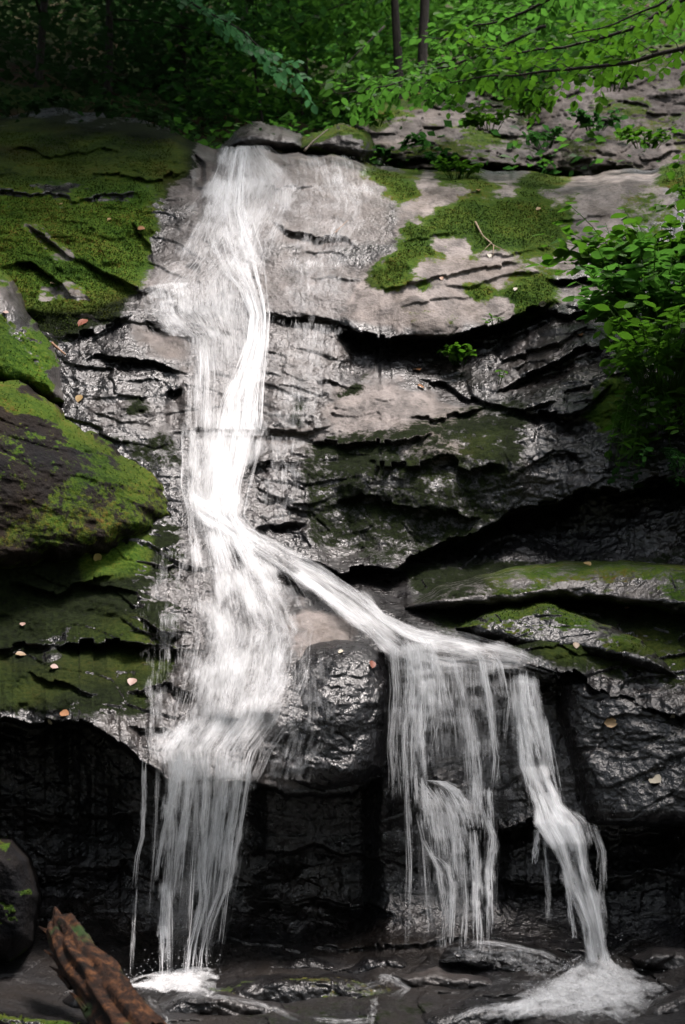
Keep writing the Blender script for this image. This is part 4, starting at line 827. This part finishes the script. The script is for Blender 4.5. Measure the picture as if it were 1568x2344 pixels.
F.veil(L3, R3, [.68, .68, .68, .66, .64, .68, .68, .58, .52, .46], off=.035, ends=(.03, .12), us=1.4); F.strands(L3, R3, 900, (.03, .2), (.002, .006), (.02, .06), .8, trange=(0, .8)); F.strands(L3, R3, 140, (.08, .2), (.002, .006), (.01, .03), .7, trange=(.6, 1))
F.done()
F = Fall('left_curtain', 'parted white curtain dropping off the lower lip into the left splash', 4)
yl = 7.18
def fallband(F, top, bot, n, a, w=(.003, .010), dens=None, ya=yl, yb=7.42, mid=.5):
    (l0, r0, v0), (l1, r1, v1) = top, bot; L, R = [], []
    for q in np.linspace(0, 1, 9):
        m = q**1.0; Yq = ya-.05*min(1, q*3)+(yb-ya)*q
        L.append((l0+(l1-l0)*m, v0+(v1-v0)*q, Yq)); R.append((r0+(r1-r0)*m, v0+(v1-v0)*q, Yq))
    F.strands(L, R, n, (.03, .16), w, (-.03, .03), min(1, a*1.9), clump=3, sway=.04, seg=8, rag=.2)
    if dens: F.veil(L, R, [d*.92 for d in dens], off=0, us=2.2, nu=40, nt=120, edge=.3, ends=(.08, .3))
    F.strands(L, R, n, (.25, .8), (w[0]*1.3, w[1]*1.4), (-.02, .03), a*.85, clump=2, sway=.05, seg=18, rag=.3)
def streak(F, pts, w, a, n=None, ya=7.2, yb=7.42, v0=None, v1=None, soft=1.0):
    q = np.array(pts, float); v0 = q[0, 1] if v0 is None else v0; v1 = q[-1, 1] if v1 is None else v1
    Y = ya+(yb-ya)*(q[:, 1]-v0)/(v1-v0); k = np.linspace(.9, 1.25, len(q))*w*.62
    L = np.stack([q[:, 0]-k, q[:, 1], Y], -1); R = np.stack([q[:, 0]+k, q[:, 1], Y], -1)
    for Z in (L, R): Z[:, 2] = np.minimum(Z[:, 2], surf(Z[:, 0], Z[:, 1], WSURF)-.012)
    F.veil(L, R, [a*.74, a*.76, a*.70, a*.60], off=0, us=2.6, nu=18, nt=120, edge=.5, ends=(.14, .42), grow=.7, holes=.6)
    F.strands(L, R, n or int(20+w*5.5), (.08, .5), (.0012, .0036), (-.015, .02), a*.95, clump=2, sway=.10, seg=20, rag=.35, trange=(-.02, 1), fine=(.85, 1.15))
fallband(F, (376,590,1765), (362,505,2240), 260, .35, (.0015, .004), [.46, .44, .40, .38, .34], mid=0)
for pts, w_, a_ in [([(330,1735),(329,1830),(326,1915),(314,1960),(306,2035)], 8, .7), ([(312,2030),(308,2100),(299,2235)], 7, .35), ([(408,1720),(404,1775),(386,1890),(373,1965),(368,2020)], 24, 1.0), ([(380,2000),(376,2120),(378,2242)], 17, 1.0),
  ([(442,1730),(438,1785),(416,1940),(400,2060)], 17, .95), ([(478,1735),(474,1790),(461,1990),(466,2060),(438,2165),(430,2235)], 15, .95), ([(549,1730),(545,1785),(526,1915),(510,2040),(480,2115),(466,2180),(460,2240)], 17, 1.0), ([(573,1725),(569,1780),(542,1940),(520,2050),(506,2165)], 10, .7),
  ([(509,1730),(505,1785),(496,1880),(480,1990),(470,2065),(458,2180),(462,2240)], 26, .7), ([(429,1725),(425,1780),(425,1880),(412,1960)], 12, .7), ([(456,1730),(452,1785),(448,1880),(440,2000),(425,2240)], 10, .5), ([(362,1760),(356,1900),(340,2100)], 10, .3), ([(524,1730),(520,1785),(505,1900),(492,2030)], 12, .8), ([(392,1725),(388,1780),(398,1900),(388,2040),(390,2240)], 14, .6)]:
    streak(F, pts, w_, min(1.15, a_*1.2), v0=1780, v1=2240)
F.done()
F = Fall('middle_veil', 'thin broken veil falling behind the dark boulder, left of the right-hand stream', 5)
fallband(F, (890,1180,1500), (915,1190,1800), 420, .35, (.0015, .004), [.46, .44, .42, .38, .34], ya=7.6, yb=7.5); fallband(F, (930,1140,1780), (960,1140,2185), 260, .32, (.0015, .004), [.36, .38, .38, .36, .34], ya=7.47, yb=7.4)
for pts, w_, a_ in [([(890,1456),(908,1484),(915,1580),(910,1700),(915,1830)], 34, .6), ([(943,1456),(961,1484),(968,1560),(970,1640),(962,1720)], 56, 1.0), ([(960,1600),(955,1700),(958,1790),(962,1840)], 30, .9), ([(930,1640),(928,1720),(935,1875),(939,1990),(934,2170)], 12, .5),
  ([(978,1474),(996,1502),(1015,1570),(1030,1640),(1035,1720)], 16, .6), ([(1018,1479),(1036,1507),(1060,1600),(1075,1690),(1085,1790)], 18, .6), ([(1070,1620),(1078,1680),(1085,1760),(1090,1860)], 30, .7), ([(1087,1484),(1105,1512),(1122,1620),(1134,1740),(1128,1800)], 16, .85), ([(1128,1494),(1146,1522),(1160,1600),(1150,1700)], 12, .5),
  ([(975,1786),(1010,1790),(1040,1808),(1062,1845),(1075,1900)], 30, .95), ([(960,1792),(985,1830),(1000,1900),(1010,1980)], 30, .8), ([(990,1800),(1020,1850),(1040,1930),(1050,2030)], 30, .8), ([(1020,1810),(1050,1870),(1068,1960)], 26, .8),
  ([(968,1780),(972,1850),(975,1900)], 14, .8), ([(1084,1900),(1091,2020),(1096,2178)], 16, .95), ([(1105,1845),(1129,1915),(1119,1990),(1124,2178)], 15, .9), ([(972,1925),(1004,1990),(1019,2090),(1014,2172)], 12, .8), ([(1000,1960),(1024,1985),(1036,2030),(1029,2172)], 14, .9), ([(1060,1960),(1066,2060),(1060,2175)], 12, .5), ([(955,1860),(970,1930),(978,2050),(985,2140)], 10, .4), ([(1088,1760),(1095,1840),(1100,1900)], 16, .8), ([(1118,1800),(1122,1850),(1126,1900)], 12, .8)]:
    streak(F, pts, w_, a_, ya=7.58, yb=7.4, v0=1490, v1=2180)
F.done()
F = Fall('right_stream', 'strong right-hand stream bending over a ledge down to the right splash', 6)
LR = [(1172,1530,7.62),(1180,1640,7.58),(1185,1755,7.55),(1224,1840,7.42),(1230,1885,7.3),(1259,1930,7.26),(1284,1990,7.24),(1304,2050,7.22),(1334,2115,7.2),(1344,2215,7.18)]; RR = [(1222,1535,7.62),(1245,1640,7.58),(1266,1755,7.55),(1290,1840,7.42),(1332,1885,7.3),(1346,1930,7.26),(1352,1990,7.24),(1369,2050,7.22),(1381,2115,7.2),(1398,2215,7.18)]
F.veil(LR, RR, [.54, .58, .66, .78, .86, .72, .66, .64, .64], off=0, grow=.3, us=1.5); F.strands(LR, RR, 700, (.04, .25), (.002, .006), (-.01, .03), .8, sway=.06); F.strands(LR, RR, 120, (.06, .2), (.005, .012), (0, .04), .95, trange=(.4, .6))
for pts, w_, a_ in [([(1200,1535),(1212,1640),(1240,1740)], 24, .9), ([(1192,1640),(1205,1740),(1228,1850)], 20, .7), ([(1245,1640),(1262,1740),(1280,1850)], 16, .5), ([(1232,1890),(1226,1950),(1222,1980)], 12, .8), ([(1244,1900),(1250,2000),(1255,2060),(1258,2110)], 12, .4), ([(1298,2020),(1306,2090),(1314,2150)], 10, .8),
  ([(1355,1885),(1378,1950),(1376,2060)], 16, .45), ([(1378,2040),(1386,2110)], 8, .4)]:
    streak(F, pts, w_, a_, ya=7.56, yb=7.18, v0=1540, v1=2200)
F.done()
# splashes
def splash(label, polys, n, seed, droplets=260, hgt=.08):
    F = Fall('splash', label, seed); F.root['category'] = 'splash'; F.root['group'] = 'splashes at the foot of the falls'; rng = np.random.default_rng(seed)
    vl = []
    for L, R, k, al in polys:
        F.strands(L, R, k//2, (.04, .22), (.002, .006), (.02, hgt), .7, clump=4, sway=.3)
        for lay in range(3):
            ss, tt = np.meshgrid(np.linspace(-.12, 1.12, 90), np.linspace(-.0, 1., 90)); u, v, Y = F.pts(L, R, ss, tt, .02+.016*lay); W = P(u, v, Y)
            W[..., 2] += (.5+.5*fbm(W, 16, 4, 400+lay+seed))*hgt*.28*np.sin(np.pi*np.clip(ss*.8+.1, 0, 1))
            rd = np.sqrt(((ss-.5)/.58)**2+((tt-.45)/.6)**2) + .48*fbm(np.stack([ss*4, tt*4, ss*0+seed+lay], -1), 1, 4, 410)
            aa = sstep(1.05, .35, rd)*al*(.66-.10*lay)
            link('foam', mesh_np('foam', W.reshape(-1, 3), grid_faces(90, 90), dict(alpha=aa), uv=np.stack([W[..., 0]*.8, (W[..., 1]+W[..., 2])*2.2+lay], -1).reshape(-1, 2)), VEIL, F.root)
    F.done(); tp = np.array([(0, 0, 1), (1, 0, 0), (0, 1, 0), (-1, 0, 0), (0, -1, 0), (0, 0, -1)], float); tf = np.array([(0, 1, 2), (0, 2, 3), (0, 3, 4), (0, 4, 1), (5, 2, 1), (5, 3, 2), (5, 4, 3), (5, 1, 4)])
    L, R, _, _ = polys[0]; ss = rng.random(droplets); tt = rng.random(droplets); u, v, Y = F.pts(L, R, ss, tt, .05); c = P(u, v, Y); c[:, 2] += np.abs(rng.normal(0, .07, droplets)); c[:, 0] += rng.normal(0, .05, droplets)
    vv = c[:, None]+tp[None]*(.0008+.0018*rng.random(droplets))[:, None, None]; f = (tf[None]+(np.arange(droplets)*6)[:, None, None]).reshape(-1, 3)
    link('droplet', mesh_np('droplet', vv.reshape(-1, 3), f, dict(alpha=np.ones(droplets*6))), STRAND, F.root, kind='stuff')
splash('small white splash where the left curtain lands', [([(372,2222),(320,2238),(268,2256),(310,2272)], [(490,2218),(490,2240),(484,2265),(470,2288)], 420, 1.25)], 240, 7)
splash('large white splash spreading below the right-hand stream', [([(1330,2188),(1240,2245),(1120,2300),(1010,2335)], [(1408,2188),(1445,2228),(1505,2262),(1440,2338)], 620, 1.15), ([(1030,2152),(1200,2170),(1330,2215)], [(1010,2185),(1150,2215),(1260,2265)], 160, .6)], 420, 8)
F = Fall('rivulets', 'thin rivulets running over the streambed rocks at the bottom edge', 9)
for pts, w_, a_ in [([(330,2262),(350,2290),(380,2330),(390,2400)], 40, .6), ([(430,2270),(520,2285),(600,2300),(690,2335)], 16, .8), ([(860,2278),(855,2310),(845,2344)], 22, .8), ([(700,2330),(770,2338),(850,2336)], 14, .8), ([(850,2230),(900,2240),(930,2262),(900,2290)], 26, .7), ([(905,2240),(860,2252),(800,2262)], 16, .5), ([(1035,2152),(1130,2160),(1240,2180),(1330,2222)], 16, .8), ([(1000,2195),(1080,2190),(1140,2200)], 18, .4), ([(1120,2240),(1200,2250),(1290,2265)], 20, .5), ([(1010,2344),(1090,2312),(1190,2300),(1300,2312)], 22, .8), ([(1330,2310),(1400,2320),(1440,2344)], 20, .8), ([(1500,2130),(1450,2150),(1400,2190)], 14, .3)]:
    q = np.array(pts, float); tg = np.gradient(q, axis=0); nn = np.stack([-tg[:, 1], tg[:, 0]], -1); nn /= np.linalg.norm(nn, axis=1, keepdims=True); L = q+nn*w_/2; R = q-nn*w_/2
    F.veil(L, R, [a_*.6]*4, off=.015, nu=12, nt=60, edge=.45, ends=(.2, .2), grow=.2); F.strands(L, R, int(10+w_*1.2), (.15, .5), (.002, .006), (.01, .03), a_, clump=3, sway=.25)
F.done()
# pool
def pool():
    b = NB('pool_water'); co = b.obj(); p = b.bsdf((.010, .012, .012), .06, b.bump(b.noise(co, 14, 3), .5, .02), spec=.5)
    g = np.stack(np.meshgrid(np.linspace(-3.4, 3.4, 40), np.linspace(3, 7.7, 40)), -1); z = -.10+0*g[..., :1]
    link('water', mesh_np('water', np.concatenate([g, z], -1).reshape(-1, 3), grid_faces(40, 40)), b.done(p.outputs[0]), kind='structure')
pool()
# ------------------------------------------------------------------ fallen leaves, sticks, log
LEAF_OBJ = {}
def fallen_leaf(u, v, size, rgb, label, ang=None):
    g_ = sum(rgb)/3; rgb = tuple((c*.72+g_*.28)*.72 for c in rgb)
    rng = np.random.default_rng(int(u*7+v)); e = 10
    Y = on(u, v); p = P(u, v, Y); n = np.cross(P(u+e, v, on(u+e, v))-P(u-e, v, on(u-e, v)), P(u, v-e, on(u, v-e))-P(u, v+e, on(u, v+e))); n = n/np.linalg.norm(n); n = n*(-1 if n[1] > 0 else 1)
    n = n + np.array([0, -.25, .35]); n /= np.linalg.norm(n)
    d = rng.normal(0, 1, 3); d -= n*d.dot(n); R = frames(d[None], n[None])[0]; s = size*pxm(Y)*1.05
    b = NB('fallen_leaf'); co = b.obj(); c = b.mix(b.noise(co, 3, 4, .7), tuple(x*.7 for x in rgb), tuple(min(1, x*1.2) for x in rgb)); mat = b.done(b.bsdf(c, .5, spec=.4).outputs[0])
    tp, tf = OVAL; tp = tp*np.array([1.25, 1, 2.0]) - np.array([0, .5, 0]); me = bpy.data.meshes.new('fallen_leaf'); me.from_pydata(tp.tolist(), [], [tuple(dict.fromkeys(q)) for q in tf]); me.polygons.foreach_set('use_smooth', [True]*len(me.polygons))
    p = p + n*(.012+.1*s); o = link('fallen_leaf', me, mat)
    o.matrix_world = Matrix([list(R[k]*s)+[p[k]] for k in range(3)]+[[0, 0, 0, 1]]); tag(o, label, 'leaf', 'fallen leaves on the rocks')
OR, YE, CR, PK, RD, TN = (.42, .16, .03), (.5, .30, .06), (.6, .52, .36), (.42, .24, .18), (.33, .08, .03), (.35, .22, .10)
for a in [(1400,1657,30,(.45,.24,.04),'ochre fallen leaf on dark rock right of the right-hand stream'),(1500,1788,34,CR,'pale cream leaf on the dark rock at the right edge'),(1345,1295,22,YE,'yellow-orange leaf on the pale upper edge of the right mossy slab'),
 (302,1565,26,PK,'pinkish brown leaf stuck to the wet rock left of the main fall'),(150,1637,24,OR,'orange leaf at the brink of the black hollow on the left'),(118,1648,16,CR,'pale leaf at the brink of the black hollow, beside the orange one'),(182,915,22,YE,'yellow leaf between the big left boulder and the cascade'),(222,1275,24,(.5,.36,.06),'yellow leaf on the brightest moss cushion below the boulder'),
 (190,742,30,RD,'red-orange leaf on the moss right of the wedged rock'),(955,849,22,OR,'orange leaf beside the sprig in the hollow'),(963,888,18,OR,'small orange leaf below the sprig hollow'),(1030,818,26,CR,'pale blade lying across the bright sprig'),(1436,1386,14,PK,'pinkish leaf on dark rock between the right mossy slabs'),
 (1318,1481,18,TN,'tan leaf on the humped mossy slab'),(850,1524,20,RD,'red-brown leaf on top of the dark boulder'),(780,1496,14,CR,'whitish leaf on the dark boulder by its brow'),(52,1432,16,PK,'pink leaf on dark moss at the left edge'),(125,1530,18,PK,'reddish leaf on the lower left mossy ledge'),(48,1502,24,TN,'tan leaf at the far left on the lower mossy ledge'),
 (324,526,20,OR,'orange leaf on moss at the left edge of the upper cascade'),(1095,438,14,OR,'small orange leaf near the top of the slab moss'),(1232,481,14,YE,'yellow leaf on the moss in the middle of the slab'),(1120,588,14,CR,'whitish leaf below the twigs on the slab'),(1242,693,18,CR,'cream leaf at the lower right corner of the slab'),(1328,770,18,OR,'orange leaf on the stepped rock by the shrubs'),
 (1428,987,14,CR,'pale leaf hanging in the dark below the shrubs'),(250,505,12,YE,'tiny yellow leaf on the left moss bank'),(120,652,12,TN,'small tan leaf on the bare grey patch in the moss'),(12,718,14,PK,'pink leaf on the wedged rock at the left edge'),(1010,640,12,OR,'small orange leaf on the bare slab left of the twigs'),(1180,665,12,CR,'small pale leaf on the mossy foot of the slab'),(640,350,14,CR,'pale leaf on the brow beside the start of the cascade'),(1535,1640,16,CR,'pale wet leaf at the right edge above the cream one'),(140,470,10,YE,'tiny yellow leaf high on the left moss bank')]:
    fallen_leaf(*a)
def stick(name, label, pts, r, col, cat='stick', fork=None):
    b = NB(name); n = b.noise(b.obj(), 40, 4); m = b.done(b.bsdf(b.ramp(n, (.3, tuple(x*.6 for x in col)), (.7, col)), .7, b.bump(n, .5, .01)).outputs[0])
    q = np.array([P(*p) for p in pts]); t = np.linspace(0, 1, 14); s = np.linspace(0, 1, len(q)); c = np.stack([np.interp(t, s, q[:, k]) for k in range(3)], -1)
    vl = [tube_np(c, np.linspace(r, r*.45, 14), 7, .3, int(pts[0][0]))]
    for fk in fork or []:
        g = np.array([P(*p) for p in fk]); vl.append(tube_np(g, np.linspace(r*.6, r*.3, len(g)), 6))
    return tag(link(name, tri_mesh(name, vl), m), label, cat)
stick('stick', 'thin bare stick leaning at the brow behind the top of the fall', [(697,345,11.9),(715,325,11.95),(750,296,12.1)], .012, (.14, .11, .08))
stick('twig', 'forked dead twig lying on the slab moss', [(1088,508,on(1088,508,.04)),(1105,540,on(1105,540,.06)),(1130,562,on(1130,562,.05)),(1160,575,on(1160,575,.03))], .007, (.28, .20, .13), 'twig', [[(1105,540,on(1105,540,.06)),(1125,555,on(1125,555,.05)),(1095,585,on(1095,585,.03))], [(1130,562,on(1130,562,.05)),(1128,590,on(1128,590,.02))]])
stick('stick', 'short reddish stick in the gap above the big left boulder', [(118,785,on(118,785,.03)),(150,812,on(150,812,.03))], .012, (.30, .16, .09))
stick('twig', 'pale broken twig on the wet rock near the upper step', [(765,535,on(765,535,.03)),(795,505,on(795,505,.03))], .008, (.22, .13, .07), 'twig')
def log():
    p = np.array([P(*q) for q in [(126,2078,6.75),(143,2132,6.6),(185,2205,6.4),(255,2295,6.15),(345,2410,5.8)]]); t = np.linspace(0, 1, 70); s = np.linspace(0, 1, 5); c = np.stack([np.interp(t, s, p[:, k]) for k in range(3)], -1)
    seg = 64; th = np.linspace(0, 2*np.pi, seg, endpoint=False); ax = c[-1]-c[0]; ax /= np.linalg.norm(ax); a = np.cross(ax, [0, 1, 0]); a /= np.linalg.norm(a); b_ = np.cross(ax, a)
    R = np.interp(t, [0, .1, .2, .6, 1], [.012, .03, .07, .105, .125]); TH, T = np.meshgrid(th, t)
    rid = fbm(np.stack([np.cos(TH)*3.2, np.sin(TH)*3.2, T*3.5], -1), 1, 5, 300)*.18 - np.abs(vnoise(np.stack([np.cos(TH)*8, np.sin(TH)*8, T*6], -1), 301))*.13
    br = sstep(.34, .12, T + .25*vnoise(np.stack([np.cos(TH)*2.5, np.sin(TH)*2.5, T*0], -1), 302))*.35
    rr = R[:, None]*(1+rid)*(1-br); vv = c[:, None] + (a*np.cos(TH)[..., None]+b_*np.sin(TH)[..., None])*rr[..., None]
    i = np.arange(70*seg).reshape(70, seg); j = np.roll(i, -1, 1); f = np.stack([i[:-1], j[:-1], j[1:], i[1:]], -1).reshape(-1, 4)
    b = NB('rotten_wood'); n = b.noise(b.obj(), 16, 5, .7); n2 = b.noise(b.obj(), 5, 4); cc = b.ramp(n, (.40, (.005, .003, .002)), (.52, (.020, .009, .005)), (.66, (.075, .032, .013))); cc = b.mix(b.ramp(n2, (.56, 0.0), (.66, 1.0)), cc, (.02, .04, .012))
    mat = b.done(b.bsdf(cc, .8, b.bump(n, .9, .015), spec=.15).outputs[0]); root = empty('rotten_log', Vector(c[0]), 'broken red-brown rotten log leaning in the bottom left corner', 'log'); inv = Matrix.Translation(-Vector(c[0]))
    o = link('trunk', mesh_np('trunk', vv.reshape(-1, 3), f), mat, root); o.matrix_parent_inverse = inv
    rng = np.random.default_rng(3)
    for k in range(16):
        q = rng.uniform(.12, .9); th0 = rng.uniform(2.2, 5.2); ci = c[int(q*69)]; r0 = R[int(q*69)]; st = ci + (a*math.cos(th0)+b_*math.sin(th0))*r0*.95; l = rng.uniform(.05, .14)
        dirn = -ax*.8 + (a*math.cos(th0)+b_*math.sin(th0))*.22; v, ff = tube_np(np.array([st+ax*l*.6, st+dirn*l*.2, st+dirn*l]), np.array([.014, .011, .002]), 5, .4, k); o = link('splinter', tri_mesh('splinter', [(v, ff)], False), mat, root); o.matrix_parent_inverse = inv
log()
print('objects', len(bpy.data.objects))
